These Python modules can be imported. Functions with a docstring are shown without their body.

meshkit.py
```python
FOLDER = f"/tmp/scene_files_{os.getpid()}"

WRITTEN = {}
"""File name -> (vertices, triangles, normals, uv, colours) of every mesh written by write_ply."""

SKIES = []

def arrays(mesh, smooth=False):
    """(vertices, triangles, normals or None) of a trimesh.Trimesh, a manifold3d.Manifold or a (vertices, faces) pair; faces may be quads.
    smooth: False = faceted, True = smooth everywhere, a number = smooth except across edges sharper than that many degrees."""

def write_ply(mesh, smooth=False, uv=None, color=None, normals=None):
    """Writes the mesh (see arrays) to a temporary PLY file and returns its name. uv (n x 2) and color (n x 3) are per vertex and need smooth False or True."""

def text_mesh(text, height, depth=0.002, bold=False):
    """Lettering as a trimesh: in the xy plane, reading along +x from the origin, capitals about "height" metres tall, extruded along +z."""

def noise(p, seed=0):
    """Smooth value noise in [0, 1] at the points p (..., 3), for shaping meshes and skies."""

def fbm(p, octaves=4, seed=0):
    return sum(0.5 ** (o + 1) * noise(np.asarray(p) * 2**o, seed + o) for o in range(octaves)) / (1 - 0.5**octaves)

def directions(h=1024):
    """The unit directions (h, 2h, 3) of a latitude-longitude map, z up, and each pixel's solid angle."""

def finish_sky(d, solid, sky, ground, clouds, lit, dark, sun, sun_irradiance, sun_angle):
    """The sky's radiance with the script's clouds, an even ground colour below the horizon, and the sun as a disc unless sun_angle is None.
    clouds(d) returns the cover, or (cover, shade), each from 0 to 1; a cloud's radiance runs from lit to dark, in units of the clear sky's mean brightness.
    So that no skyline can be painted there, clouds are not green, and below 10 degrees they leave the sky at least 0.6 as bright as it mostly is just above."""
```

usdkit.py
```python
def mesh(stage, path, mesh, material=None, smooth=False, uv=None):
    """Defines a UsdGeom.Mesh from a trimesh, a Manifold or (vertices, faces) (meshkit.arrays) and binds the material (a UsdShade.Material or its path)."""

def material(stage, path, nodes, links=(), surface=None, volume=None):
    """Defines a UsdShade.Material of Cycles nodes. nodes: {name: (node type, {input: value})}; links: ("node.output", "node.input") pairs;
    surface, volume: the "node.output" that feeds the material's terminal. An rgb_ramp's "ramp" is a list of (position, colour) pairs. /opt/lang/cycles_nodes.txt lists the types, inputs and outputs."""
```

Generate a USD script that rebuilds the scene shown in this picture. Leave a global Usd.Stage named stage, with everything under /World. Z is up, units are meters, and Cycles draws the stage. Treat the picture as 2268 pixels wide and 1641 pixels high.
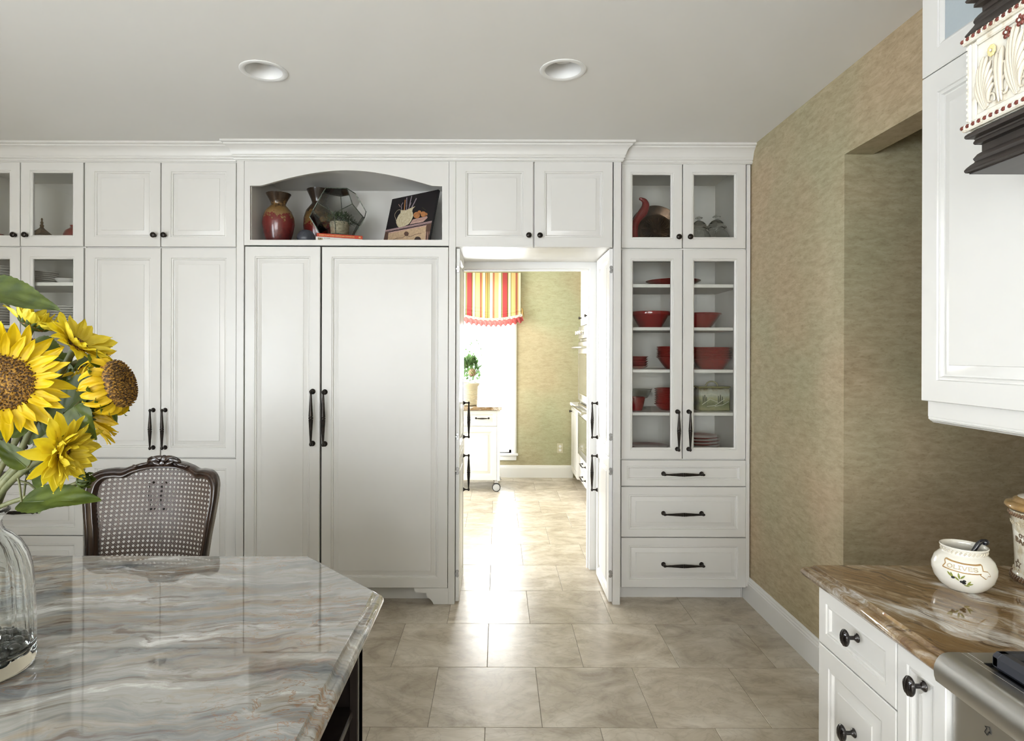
import math, random
import numpy as np
import trimesh, usdkit, meshkit
from shapely.geometry import Polygon
from pxr import Usd, UsdGeom, UsdLux, UsdShade, Gf

stage = Usd.Stage.CreateInMemory()
UsdGeom.SetStageUpAxis(stage, 'Z')
UsdGeom.SetStageMetersPerUnit(stage, 1.0)
UsdGeom.Xform.Define(stage, '/World')
rng = random.Random(7)
nrng = np.random.default_rng(7)

# ------------------------------------------------------------------ camera, sky, lights, exposure
FPX, PX, PY, ROLL, CAMZ = 1330.0, 1103.0, 781.0, 0.0030, 1.49      # focal length and principal point of the photograph in pixels
cam = UsdGeom.Camera.Define(stage, '/World/camera')
cam.CreateHorizontalApertureAttr(36.0)
cam.CreateVerticalApertureAttr(36.0 * 1641 / 2268)
cam.CreateFocalLengthAttr(FPX / 2268 * 36.0)
cam.CreateHorizontalApertureOffsetAttr((1134 - PX) / 2268 * 36.0)
cam.CreateVerticalApertureOffsetAttr((PY - 820.5) / 2268 * 36.0)
cam.CreateClippingRangeAttr(Gf.Vec2f(0.05, 200))
cam.AddTranslateOp().Set((0, 0, CAMZ))
cam.AddRotateXOp().Set(90)
cam.AddRotateZOp().Set(math.degrees(ROLL))
cam.CreateExposureAttr(-1.02)

sky = UsdLux.DomeLight.Define(stage, '/World/sky')
sky.CreateColorAttr((0.93, 0.97, 1.0))
sky.CreateIntensityAttr(7.0)


def window_light(name, w, h, pos, look, intensity, color=(0.93, 0.97, 1.0)):
    """Daylight standing in a window opening, shining along look."""
    l = UsdLux.RectLight.Define(stage, '/World/' + name)
    l.CreateWidthAttr(w); l.CreateHeightAttr(h)
    l.CreateIntensityAttr(intensity); l.CreateColorAttr(color)
    z = -Gf.Vec3d(*look).GetNormalized()
    up = Gf.Vec3d(0, 0, 1)
    x = Gf.Cross(up, z).GetNormalized(); y = Gf.Cross(z, x)
    m = Gf.Matrix4d(x[0], x[1], x[2], 0, y[0], y[1], y[2], 0, z[0], z[1], z[2], 0, pos[0], pos[1], pos[2], 1)
    l.AddTransformOp().Set(m)
    return l


window_light('daylight_left', 2.6, 1.95, (-3.36, -1.35, 1.10), (1, 0, 0), 11.5, (0.74, 0.87, 1.0))
window_light('daylight_rear', 2.8, 1.7, (-1.0, -3.16, 1.55), (0, 1, 0), 4.6, (1.0, 0.97, 0.92))
window_light('daylight_pantry_side', 2.2, 1.6, (-2.54, 5.7, 1.5), (1, 0, 0), 30.0, (0.98, 0.99, 1.0))
window_light('daylight_pantry_end', 1.1, 1.95, (-0.42, 7.33, 1.27), (0, -1, 0), 58.0, (0.98, 0.99, 1.0))


# ------------------------------------------------------------------ photograph -> world helpers (measuring only)
def ray(px, py):
    dx, dy = px - PX, py - PY
    return (dx + ROLL * dy) / FPX, -(dy - ROLL * dx) / FPX


def XZ(px, py, Y):
    u, w = ray(px, py)
    return u * Y, CAMZ + w * Y


def X_(px, Y, py=781): return XZ(px, py, Y)[0]
def Z_(py, Y, px=1103): return XZ(px, py, Y)[1]
def P_(px, py, Y):
    x, z = XZ(px, py, Y)
    return np.array([x, Y, z])


# ------------------------------------------------------------------ naming, things and parts
COUNT = {}
ORG = {}


def numbered(parent, name):
    k = (parent, name)
    n = COUNT.get(k, -1) + 1
    COUNT[k] = n
    return name if n == 0 else f'{name}_{n:03d}'


def meta(prim, label=None, cat=None, group=None, kind=None):
    for k, v in (('label', label), ('category', cat), ('group', group), ('kind', kind)):
        if v: prim.SetCustomDataByKey(k, v)
    return prim


def thing(name, label, cat, loc=(0, 0, 0), rotz=0.0, group=None, kind=None):
    p = '/World/' + numbered('/World', name)
    x = UsdGeom.Xform.Define(stage, p)
    x.AddTranslateOp().Set(tuple(map(float, loc)))
    if rotz: x.AddRotateZOp().Set(rotz)
    ORG[p] = (np.array(loc, float), rotz)
    return meta(x.GetPrim(), label, cat, group, kind)


def obj(name, mesh, mat, parent=None, smooth=30, local=False, **m):
    """One Mesh. World coordinates unless local; under a thing they become relative to the thing's base."""
    if isinstance(mesh, list): mesh = cat(*mesh)
    if hasattr(mesh, 'vertices'): mesh = (np.array(mesh.vertices), np.array(mesh.faces))
    v, f = np.asarray(mesh[0], float), np.asarray(mesh[1], int)
    base = '/World' if parent is None else str(parent.GetPath())
    if parent is not None and not local:
        root = '/'.join(base.split('/')[:3])
        o, rz = ORG[root]
        v = v - o
        if rz:
            c, s = math.cos(math.radians(-rz)), math.sin(math.radians(-rz))
            v = np.stack([c * v[:, 0] - s * v[:, 1], s * v[:, 0] + c * v[:, 1], v[:, 2]], 1)
    path = base + '/' + numbered(base, name)
    g = usdkit.mesh(stage, path, (v, f), mat, smooth=smooth)
    return meta(g.GetPrim(), m.get('label'), m.get('category'), m.get('group'), m.get('kind'))


def dup(root, loc, label, rotz=0.0, group=None):
    was = root.GetCustomData()
    name = root.GetName().rstrip('0123456789').rstrip('_') if root.GetName()[-3:].isdigit() else root.GetName()
    r = thing(name, label, was['category'], loc, rotz, group or was.get('group'))
    r.GetReferences().AddInternalReference(root.GetPath())
    r.SetInstanceable(True)
    return r


def struct(name, mesh, mat, parent=None, smooth=30, label=None):
    return obj(name, mesh, mat, parent, smooth, kind=None if parent else 'structure', label=label)


# ------------------------------------------------------------------ mesh helpers
def cat(*ms):
    vs, fs, n = [], [], 0
    for m in ms:
        if m is None: continue
        if isinstance(m, list): m = cat(*m)
        if hasattr(m, 'vertices'): m = (np.array(m.vertices), np.array(m.faces))
        v, f = np.asarray(m[0], float), np.asarray(m[1], int)
        if f.shape[1] == 4: f = np.vstack([f[:, [0, 1, 2]], f[:, [0, 2, 3]]])
        vs.append(v); fs.append(f + n); n += len(v)
    return np.vstack(vs), np.vstack(fs)


_CH = [(sx, sy, sz) for sx in (0, 1) for sy in (0, 1) for sz in (0, 1)]
_chf = None


def box(x0, x1, y0, y1, z0, z1, c=0.0):
    global _chf
    lo, hi = np.array([x0, y0, z0], float), np.array([x1, y1, z1], float)
    if c <= 0:
        v = np.array([[(lo, hi)[s[k]][k] for k in range(3)] for s in _CH])
        f = np.array([[0, 1, 3, 2], [4, 6, 7, 5], [0, 4, 5, 1], [2, 3, 7, 6], [0, 2, 6, 4], [1, 5, 7, 3]])
        return v, np.vstack([f[:, [0, 1, 2]], f[:, [0, 2, 3]]])
    c = min(c, 0.45 * float((hi - lo).min()))
    def pts(lo, hi, c):
        out = []
        for s in _CH:
            for k in range(3):
                p = [(lo, hi)[s[a]][a] + (0 if a == k else (c if s[a] == 0 else -c)) for a in range(3)]
                out.append(p)
        return np.array(out)
    if _chf is None:
        q = pts(np.zeros(3), np.ones(3), 0.2)
        h = trimesh.Trimesh(q, trimesh.convex.convex_hull(q).faces, process=False) if False else None
        from scipy.spatial import ConvexHull
        hull = ConvexHull(q)
        f = hull.simplices.copy()
        for i, t in enumerate(f):
            n = np.cross(q[t[1]] - q[t[0]], q[t[2]] - q[t[0]])
            if np.dot(n, q[t].mean(0) - 0.5) < 0: f[i] = t[::-1]
        _chf = f
    return pts(lo, hi, c), _chf


def mapped(m, o, eu, ed, ez):
    """(u, d, z) -> o + u eu + d ed + z ez"""
    v, f = cat(m)
    B = np.array([eu, ed, ez], float)
    w = np.asarray(o, float) + v @ B
    return w, (f[:, ::-1] if np.linalg.det(B) < 0 else f)


def moved(m, t): v, f = cat(m); return v + np.asarray(t, float), f
def scaled(m, s): v, f = cat(m); return v * np.asarray(s, float), f


def rotated(m, axis, deg, about=(0, 0, 0)):
    v, f = cat(m)
    M = trimesh.transformations.rotation_matrix(math.radians(deg), axis)[:3, :3]
    a = np.asarray(about, float)
    return (v - a) @ M.T + a, f


def lathe(prof, n=24, a0=0.0, a1=360.0):
    """Profile (r, z) round the z axis."""
    p = np.array(prof, float)
    full = abs(a1 - a0) >= 360
    ang = np.radians(np.linspace(a0, a1, n, endpoint=not full))
    k = len(p)
    v = np.stack([p[None, :, 0] * np.cos(ang)[:, None], p[None, :, 0] * np.sin(ang)[:, None], np.broadcast_to(p[None, :, 1], (n, k))], -1).reshape(-1, 3)
    i, j = np.meshgrid(np.arange(n if full else n - 1), np.arange(k - 1), indexing='ij')
    a = i * k + j; b = ((i + 1) % n) * k + j
    q = np.stack([a, b, b + 1, a + 1], -1).reshape(-1, 4)
    return cat((v, q))


def tube(pts, r, n=10, cap=True):
    p = np.asarray(pts, float)
    r = np.broadcast_to(np.asarray(r, float), (len(p),))
    t = np.gradient(p, axis=0); t /= np.linalg.norm(t, axis=1, keepdims=True) + 1e-12
    a = np.cross(t[0], [0, 0, 1.0] if abs(t[0][2]) < 0.9 else [1.0, 0, 0]); a /= np.linalg.norm(a)
    A = []
    for k in range(len(p)):
        a = a - t[k] * np.dot(a, t[k]); a /= np.linalg.norm(a) + 1e-12; A.append(a)
    A = np.array(A); Bn = np.cross(t, A)
    ang = np.arange(n) * 2 * np.pi / n
    v = (p[:, None] + r[:, None, None] * (np.cos(ang)[None, :, None] * A[:, None] + np.sin(ang)[None, :, None] * Bn[:, None])).reshape(-1, 3)
    i, j = np.meshgrid(np.arange(len(p) - 1), np.arange(n), indexing='ij')
    q = np.stack([i * n + j, i * n + (j + 1) % n, (i + 1) * n + (j + 1) % n, (i + 1) * n + j], -1).reshape(-1, 4)
    parts = [(v, q)]
    if cap:
        for base, c, fl in ((0, p[0], True), ((len(p) - 1) * n, p[-1], False)):
            vv = np.vstack([v[base:base + n], c]); ff = np.array([[j, (j + 1) % n, n] for j in range(n)])
            parts.append((vv, ff[:, ::-1] if fl else ff))
    return cat(*parts)


def ellipsoid(c, r, sub=2):
    s = trimesh.creation.icosphere(sub, 1.0)
    return np.array(s.vertices) * np.asarray(r, float) + np.asarray(c, float), np.array(s.faces)


def grid(fn, nu, nv):
    """Surface fn(u, v) -> xyz arrays."""
    u, v = np.meshgrid(np.linspace(0, 1, nu), np.linspace(0, 1, nv), indexing='ij')
    p = np.stack(fn(u, v), -1).reshape(-1, 3)
    i, j = np.meshgrid(np.arange(nu - 1), np.arange(nv - 1), indexing='ij')
    a = i * nv + j
    return p, np.stack([a, a + nv, a + nv + 1, a + 1], -1).reshape(-1, 4)


def extrude(poly, h):
    """shapely polygon or points in xy -> solid of height h along +z."""
    if not hasattr(poly, 'exterior'): poly = Polygon(poly)
    m = trimesh.creation.extrude_polygon(poly.buffer(0), h, engine='earcut')
    return np.array(m.vertices), np.array(m.faces)


def rings(rects, closed_center=True):
    """Nested rectangles (u0, u1, z0, z1, d) lofted to each other; seen from -d."""
    V, F = [], []
    for k, (u0, u1, z0, z1, d) in enumerate(rects):
        V += [(u0, d, z0), (u1, d, z0), (u1, d, z1), (u0, d, z1)]
        if k:
            a, b = 4 * (k - 1), 4 * k
            for j in range(4):
                F.append((a + j, a + (j + 1) % 4, b + (j + 1) % 4, b + j))
    if closed_center:
        b = 4 * (len(rects) - 1); F.append((b, b + 1, b + 2, b + 3))
    V, F = np.array(V, float), np.array(F)
    return V, F


def door_mesh(w, h, t=0.021, fw=0.058, style='raised'):
    """Door or drawer front, local (u, d, z), face at d = 0."""
    if style == 'raised':
        pr = [(0, .002), (.002, 0), (fw, 0), (fw + .002, .0035), (fw + .006, .0025), (fw + .010, .004), (fw + .0125, .010), (fw + .016, .0105), (fw + .040, .0032), (fw + .0412, .0012), (fw + .044, .0008)]
    elif style == 'drawer':
        pr = [(0, .002), (.002, 0), (fw, 0), (fw + .002, .0035), (fw + .006, .0025), (fw + .010, .004), (fw + .0125, .010), (fw + .016, .010)]
    else:
        pr = [(0, .002), (.002, 0), (fw, 0), (fw + .002, .003), (fw + .006, .002), (fw + .012, .006), (fw + .014, .009)]
    r = [(0, w, 0, h, t)] + [(i, w - i, i, h - i, d) for i, d in pr]
    if style == 'glass':
        i = pr[-1][0]
        r += [(i, w - i, i, h - i, t), (0, w, 0, h, t)]
        return cat(rings(r, False))
    m = rings(r, True)
    back = (np.array([(0, t, 0), (0, t, h), (w, t, h), (w, t, 0)], float), np.array([[0, 1, 2, 3]]))
    return cat(m, back)


def pull_mesh(L, s=1.0, off=0.036):
    """Spindle pull along z centred on the origin, standing off towards -d: local (u, d, z)."""
    e = L / 2
    c = 0.0045 * s
    prof = [(0, -e - .010 * s), (.004 * s, -e - .009 * s), (.0072 * s, -e - .004 * s), (.0078 * s, -e), (.006 * s, -e + .006 * s), (.0046 * s, -e + .010 * s), (.0048 * s, -e + .016 * s)]
    prof += [(.0105 * s, -.011 * s), (.0112 * s, -.008 * s), (.0085 * s, -.0065 * s), (.0085 * s, -.005 * s), (.0112 * s, -.0035 * s)]
    prof += [(.0112 * s, .0035 * s), (.0085 * s, .005 * s), (.0085 * s, .0065 * s), (.0112 * s, .008 * s), (.0105 * s, .011 * s)]
    prof += [(.0048 * s, e - .016 * s), (.0046 * s, e - .010 * s), (.006 * s, e - .006 * s), (.0078 * s, e), (.0072 * s, e + .004 * s), (.004 * s, e + .009 * s), (0, e + .010 * s)]
    bar = moved(lathe(prof, 14), (0, -off, 0))
    posts = []
    for z in (-e, e):
        q = lathe([(0, 0), (.0135 * s, 0), (.0135 * s, .003), (.011 * s, .006), (.007 * s, .011), (.0045 * s, .016), (.0045 * s, off)], 14)
        posts.append(moved(mapped(q, (0, 0, 0), (1, 0, 0), (0, 0, 1), (0, -1, 0)), (0, 0, z)))
    return cat(bar, *posts)


def knob_mesh(s=1.0):
    q = lathe([(0, 0), (.010 * s, 0), (.010 * s, .002), (.0065 * s, .005), (.0052 * s, .010), (.0065 * s, .014), (.0150 * s, .0185), (.0165 * s, .022), (.0155 * s, .026), (.0125 * s, .0285), (.012 * s, .0278), (.006 * s, .0305), (0, .031)], 20)
    return mapped(q, (0, 0, 0), (1, 0, 0), (0, 0, 1), (0, -1, 0))


def turn_h(m):
    """vertical pull -> horizontal"""
    v, f = m
    return np.stack([v[:, 2], v[:, 1], -v[:, 0]], 1), f


FRONT = lambda x, y, z: ((x, y, z), (1, 0, 0), (0, 1, 0), (0, 0, 1))        # faces the camera (-Y)
WEST = lambda x, y, z: ((x, y, z), (0, -1, 0), (1, 0, 0), (0, 0, 1))        # faces -X, u runs towards the camera
EAST = lambda x, y, z: ((x, y, z), (0, 1, 0), (-1, 0, 0), (0, 0, 1))        # faces +X, u runs away


# ------------------------------------------------------------------ materials
def M(name, nodes, links=(), surface='p.BSDF', volume=None):
    return usdkit.material(stage, '/World/Looks/' + name, nodes, links, surface=surface, volume=volume)


def plain(name, color, rough=0.5, **kw):
    return M(name, {'p': ('principled_bsdf', {'base_color': color, 'roughness': rough, **kw})})


def mottled(name, stops, scale=(1, 1, 1), nscale=5.0, detail=4.0, rough=0.5, distort=0.0, rot=(0, 0, 0), bump=0.0, bscale=None, per_object=False, space='position', **kw):
    """Noise through a ramp; optional bump of the same noise."""
    n = {'g': ('geometry', {}), 'm': ('mapping', {'scale': scale, 'rotation': rot}), 'n': ('noise_texture', {'scale': nscale, 'detail': detail, 'distortion': distort, 'roughness': 0.6}),
         'r': ('rgb_ramp', {'ramp': stops}), 'p': ('principled_bsdf', {'roughness': rough, **kw})}
    l = [('g.position', 'm.vector'), ('m.vector', 'n.vector'), ('n.fac', 'r.fac'), ('r.color', 'p.base_color')]
    if space != 'position':
        n['g'] = ('texture_coordinate', {}); l[0] = ('g.object', 'm.vector')
    if per_object:
        n['o'] = ('object_info', {}); n['w'] = ('white_noise_texture', {'dimensions': '1D'}); n['k'] = ('vector_math', {'math_type': 'scale', 'scale': 40.0})
        l += [('o.random', 'w.w'), ('w.color', 'k.vector1'), ('k.vector', 'm.location')]
    if bump:
        n['b'] = ('bump', {'strength': bump, 'distance': bscale or 0.002}); l += [('n.fac', 'b.height'), ('b.normal', 'p.normal')]
    return M(name, n, l)


white = mottled('white_paint', [(.3, (.655, .645, .618)), (.7, (.685, .675, .650))], nscale=2.0, rough=.34, coat_weight=.15, coat_roughness=.2)
white_in = plain('cabinet_interior_white', (.76, .75, .71), .5)
trim_white = plain('trim_white', (.78, .78, .77), .4)
ceiling_m = mottled('ceiling_paint', [(.3, (.765, .755, .73)), (.7, (.785, .775, .75))], nscale=1.2, rough=.85)
bronze = mottled('dark_bronze', [(.35, (.012, .010, .009)), (.65, (.030, .022, .017))], nscale=60, rough=.32, metallic=.55)
steel = plain('stainless_steel', (.56, .55, .53), .27, metallic=1.0, anisotropic=.5)
chrome = plain('chrome', (.75, .75, .76), .08, metallic=1.0)
hinge_m = plain('nickel', (.45, .45, .45), .3, metallic=1.0)
dark_iron = plain('dark_iron', (.022, .024, .032), .4)
black = plain('black', (.006, .006, .007), .35)


def glass_pane(name, tint=(.92, .95, .94), ior=1.45):
    return M(name, {'t': ('transparent_bsdf', {'color': tint}), 'g': ('glossy_bsdf', {'color': (1, 1, 1), 'roughness': .02}), 'f': ('fresnel', {'IOR': ior}), 'x': ('mix_closure', {})},
             [('f.fac', 'x.fac'), ('t.BSDF', 'x.closure1'), ('g.BSDF', 'x.closure2')], surface='x.closure')


pane_m = glass_pane('door_glass', (.985, .99, .985))
pane_thin = glass_pane('terrarium_glass', (.985, .995, .99), 1.3)
frost = M('frosted_glass', {'p': ('principled_bsdf', {'base_color': (.55, .62, .66), 'roughness': .25, 'transmission_weight': .3}), 'n': ('noise_texture', {'scale': 90}), 'b': ('bump', {'strength': .3, 'distance': .002})},
          [('n.fac', 'b.height'), ('b.normal', 'p.normal')])
glass = plain('clear_glass', (.97, .99, .98), .01, transmission_weight=1.0, ior=1.45)
green_glass = plain('thick_clear_glass', (.965, .985, .975), .01, transmission_weight=1.0, ior=1.46)


def wallpaper(name, c0, c1, c2):
    n = {'g': ('geometry', {}), 'm': ('mapping', {'scale': (1.0, 1.0, 3.2)}), 'n': ('noise_texture', {'scale': 14.0, 'detail': 8.0, 'roughness': .72, 'distortion': .4}),
         'r': ('rgb_ramp', {'ramp': [(.32, c0), (.5, c1), (.66, c2)]}),
         'n2': ('noise_texture', {'scale': 1.3, 'detail': 2.0}), 'r2': ('rgb_ramp', {'ramp': [(.35, (.93, 1.0, .96)), (.65, (1.06, .98, .95))]}), 'x': ('mix_color', {'blend_type': 'multiply', 'fac': 1.0, 'use_clamp': False}),
         'm3': ('mapping', {'scale': (1.0, 1.0, 2.2)}), 'n3': ('noise_texture', {'scale': 55.0, 'detail': 4.0}), 'r3': ('rgb_ramp', {'ramp': [(.30, (.80, .78, .74)), (.42, (1, 1, 1))]}), 'x3': ('mix_color', {'blend_type': 'multiply', 'fac': .75}),
         'b': ('bump', {'strength': .25, 'distance': .002}), 'p': ('principled_bsdf', {'roughness': .62})}
    l = [('g.position', 'm.vector'), ('m.vector', 'n.vector'), ('n.fac', 'r.fac'), ('g.position', 'n2.vector'), ('n2.fac', 'r2.fac'), ('r.color', 'x.a'), ('r2.color', 'x.b'),
         ('g.position', 'm3.vector'), ('m3.vector', 'n3.vector'), ('n3.fac', 'r3.fac'), ('x.result', 'x3.a'), ('r3.color', 'x3.b'), ('x3.result', 'p.base_color'), ('n.fac', 'b.height'), ('b.normal', 'p.normal')]
    return M(name, n, l)


paper = wallpaper('tan_grass_wallpaper', (.34, .278, .175), (.415, .345, .225), (.48, .41, .28))
paper_far = wallpaper('olive_wallpaper', (.33, .30, .185), (.39, .36, .23), (.43, .40, .265))
plain_wall = plain('plain_wall_paint', (.55, .50, .40), .7)


def travertine(name, dark, mid, light):
    n = {'g': ('geometry', {}), 'o': ('object_info', {}), 'w': ('white_noise_texture', {'dimensions': '1D'}), 'k': ('vector_math', {'math_type': 'scale', 'scale': 30.0}),
         'm': ('mapping', {'scale': (1.0, 1.5, 1.0)}), 'n': ('noise_texture', {'scale': 3.4, 'detail': 7.0, 'roughness': .62, 'distortion': .9}), 'r': ('rgb_ramp', {'ramp': [(.30, dark), (.48, mid), (.66, light)]}),
         'n2': ('noise_texture', {'scale': 7.0, 'detail': 5.0, 'distortion': 1.6}), 'r2': ('rgb_ramp', {'ramp': [(.455, (1, 1, 1)), (.487, (.76, .74, .72)), (.50, (.68, .655, .63)), (.513, (.78, .76, .74)), (.545, (1, 1, 1))]}),
         'x': ('mix_color', {'blend_type': 'multiply', 'fac': .38}), 'hv': ('hsv', {}), 'mr': ('map_range', {'to_min': .90, 'to_max': 1.08}), 'p': ('principled_bsdf', {'roughness': .27, 'specular_ior_level': .62}),
         'n4': ('noise_texture', {'scale': 12.0, 'detail': 3.0}), 'rr': ('map_range', {'to_min': .20, 'to_max': .40})}
    l = [('g.position', 'm.vector'), ('o.random', 'w.w'), ('w.color', 'k.vector1'), ('k.vector', 'm.location'), ('m.vector', 'n.vector'), ('n.fac', 'r.fac'), ('m.vector', 'n2.vector'), ('n2.fac', 'r2.fac'),
         ('r.color', 'x.a'), ('r2.color', 'x.b'), ('x.result', 'hv.color'), ('o.random', 'mr.value'), ('mr.result', 'hv.value'), ('hv.color', 'p.base_color'), ('m.vector', 'n4.vector'), ('n4.fac', 'rr.value'), ('rr.result', 'p.roughness')]
    return M(name, n, l)


tile_m = travertine('travertine', (.33, .275, .205), (.465, .405, .315), (.60, .545, .455))
grout_m = plain('grout', (.20, .175, .14), .8)


def quartzite(name, angle, s1, tan, brown, rust, rough=.02, along=1.0, ior=1.8, veil=(.44, .60), warp=.30, rustfac=.45):
    """Layered stone: streaks along one direction, folded by a low noise. s1: ramp of the ground colour."""
    mp = lambda a, c, loc=(0, 0, 0): ('mapping', {'scale': (a * along, c, c), 'location': loc})
    n = {'g': ('geometry', {}), 'ro': ('mapping', {'rotation': (0, 0, math.radians(-angle))}),
         'w': ('noise_texture', {'scale': 1.9 * along, 'detail': 4.0, 'roughness': .55}), 'sub': ('vector_math', {'math_type': 'subtract', 'vector2': (.5, .5, .5)}), 'sc': ('vector_math', {'math_type': 'scale', 'scale': warp}), 'ad': ('vector_math', {'math_type': 'add'}),
         'm1': mp(1.2, 8.0), 'n1': ('noise_texture', {'scale': 1.6, 'detail': 12.0, 'roughness': .70, 'distortion': .5}), 'r1': ('rgb_ramp', {'ramp': s1}),
         'm2': mp(1.0, 13.0, (3.1, 1.7, 0)), 'n2': ('noise_texture', {'scale': 1.3, 'detail': 8.0, 'roughness': .62, 'distortion': .5}), 'r2': ('rgb_ramp', {'ramp': [(veil[0], (0, 0, 0)), (veil[1], (.85, .85, .85)), (veil[1] + .1, (1, 1, 1))]}),
         'c': ('noise_texture', {'scale': 2.4, 'detail': 3.0}), 'rc': ('rgb_ramp', {'ramp': [(.40, (.15, .15, .15)), (.58, (1, 1, 1))]}), 'mm': ('math', {'math_type': 'multiply', 'use_clamp': True}), 'x': ('mix_color', {'b': tan}),
         'm3': mp(1.3, 46.0, (7.7, .3, 0)), 'n3': ('noise_texture', {'scale': 1.2, 'detail': 6.0, 'roughness': .6, 'distortion': .4}), 'r3': ('rgb_ramp', {'ramp': [(.54, (0, 0, 0)), (.62, (.65, .65, .65)), (.70, (1, 1, 1))]}), 'mm3': ('math', {'math_type': 'multiply', 'use_clamp': True}), 'x3': ('mix_color', {'b': brown}),
         'mv_': mp(3.0, 7.0, (1.3, 4.4, 0)), 'v': ('noise_texture', {'scale': 2.2, 'detail': 6.0, 'roughness': .62, 'distortion': 1.4}), 'rv': ('rgb_ramp', {'ramp': [(.483, (0, 0, 0)), (.496, (1, 1, 1)), (.504, (1, 1, 1)), (.517, (0, 0, 0))]}), 'mv': ('math', {'math_type': 'multiply', 'use_clamp': True}), 'mk': ('math', {'math_type': 'multiply', 'value2': rustfac}), 'xv': ('mix_color', {'b': rust}),
         'c2': ('noise_texture', {'scale': 3.1, 'detail': 2.0}), 'rc2': ('rgb_ramp', {'ramp': [(.48, (0, 0, 0)), (.62, (1, 1, 1))]}),
         'p': ('principled_bsdf', {'roughness': rough, 'ior': ior})}
    l = [('g.position', 'ro.vector'), ('ro.vector', 'w.vector'), ('w.color', 'sub.vector1'), ('sub.vector', 'sc.vector1'), ('ro.vector', 'ad.vector1'), ('sc.vector', 'ad.vector2'),
         ('ad.vector', 'm1.vector'), ('m1.vector', 'n1.vector'), ('n1.fac', 'r1.fac'), ('ad.vector', 'm2.vector'), ('m2.vector', 'n2.vector'), ('n2.fac', 'r2.fac'), ('ro.vector', 'c.vector'), ('c.fac', 'rc.fac'),
         ('r2.color', 'mm.value1'), ('rc.color', 'mm.value2'), ('mm.value', 'x.fac'), ('r1.color', 'x.a'), ('ad.vector', 'm3.vector'), ('m3.vector', 'n3.vector'), ('n3.fac', 'r3.fac'), ('r3.color', 'mm3.value1'), ('rc.color', 'mm3.value2'),
         ('mm3.value', 'x3.fac'), ('x.result', 'x3.a'), ('ad.vector', 'mv_.vector'), ('mv_.vector', 'v.vector'), ('v.fac', 'rv.fac'), ('ro.vector', 'c2.vector'), ('c2.fac', 'rc2.fac'), ('rv.color', 'mv.value1'), ('rc2.color', 'mv.value2'), ('mv.value', 'mk.value1'), ('mk.value', 'xv.fac'), ('x3.result', 'xv.a'), ('xv.result', 'p.base_color')]
    return M(name, n, l)


stone_island = quartzite('pale_quartzite', 12.0, [(.32, (.12, .13, .135)), (.43, (.215, .22, .22)), (.51, (.31, .305, .285)), (.58, (.37, .365, .345)), (.66, (.66, .66, .65))], (.250, .175, .095), (.095, .055, .030), (.25, .11, .030), veil=(.48, .64), rustfac=.6)
stone_counter = quartzite('brown_quartzite', -57.0, [(.34, (.085, .045, .020)), (.43, (.19, .115, .050)), (.49, (.30, .215, .125)), (.545, (.42, .36, .29)), (.62, (.66, .64, .62))], (.21, .125, .050), (.055, .026, .014), (.12, .035, .015), ior=1.62, veil=(.44, .58), warp=.26, along=1.3)


def wood(name, a, b, scale=(40, 40, 3), rough=.3, **kw):
    return mottled(name, [(.35, a), (.65, b)], scale=scale, nscale=1.0, detail=5, rough=rough, distort=.6, **kw)


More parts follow.
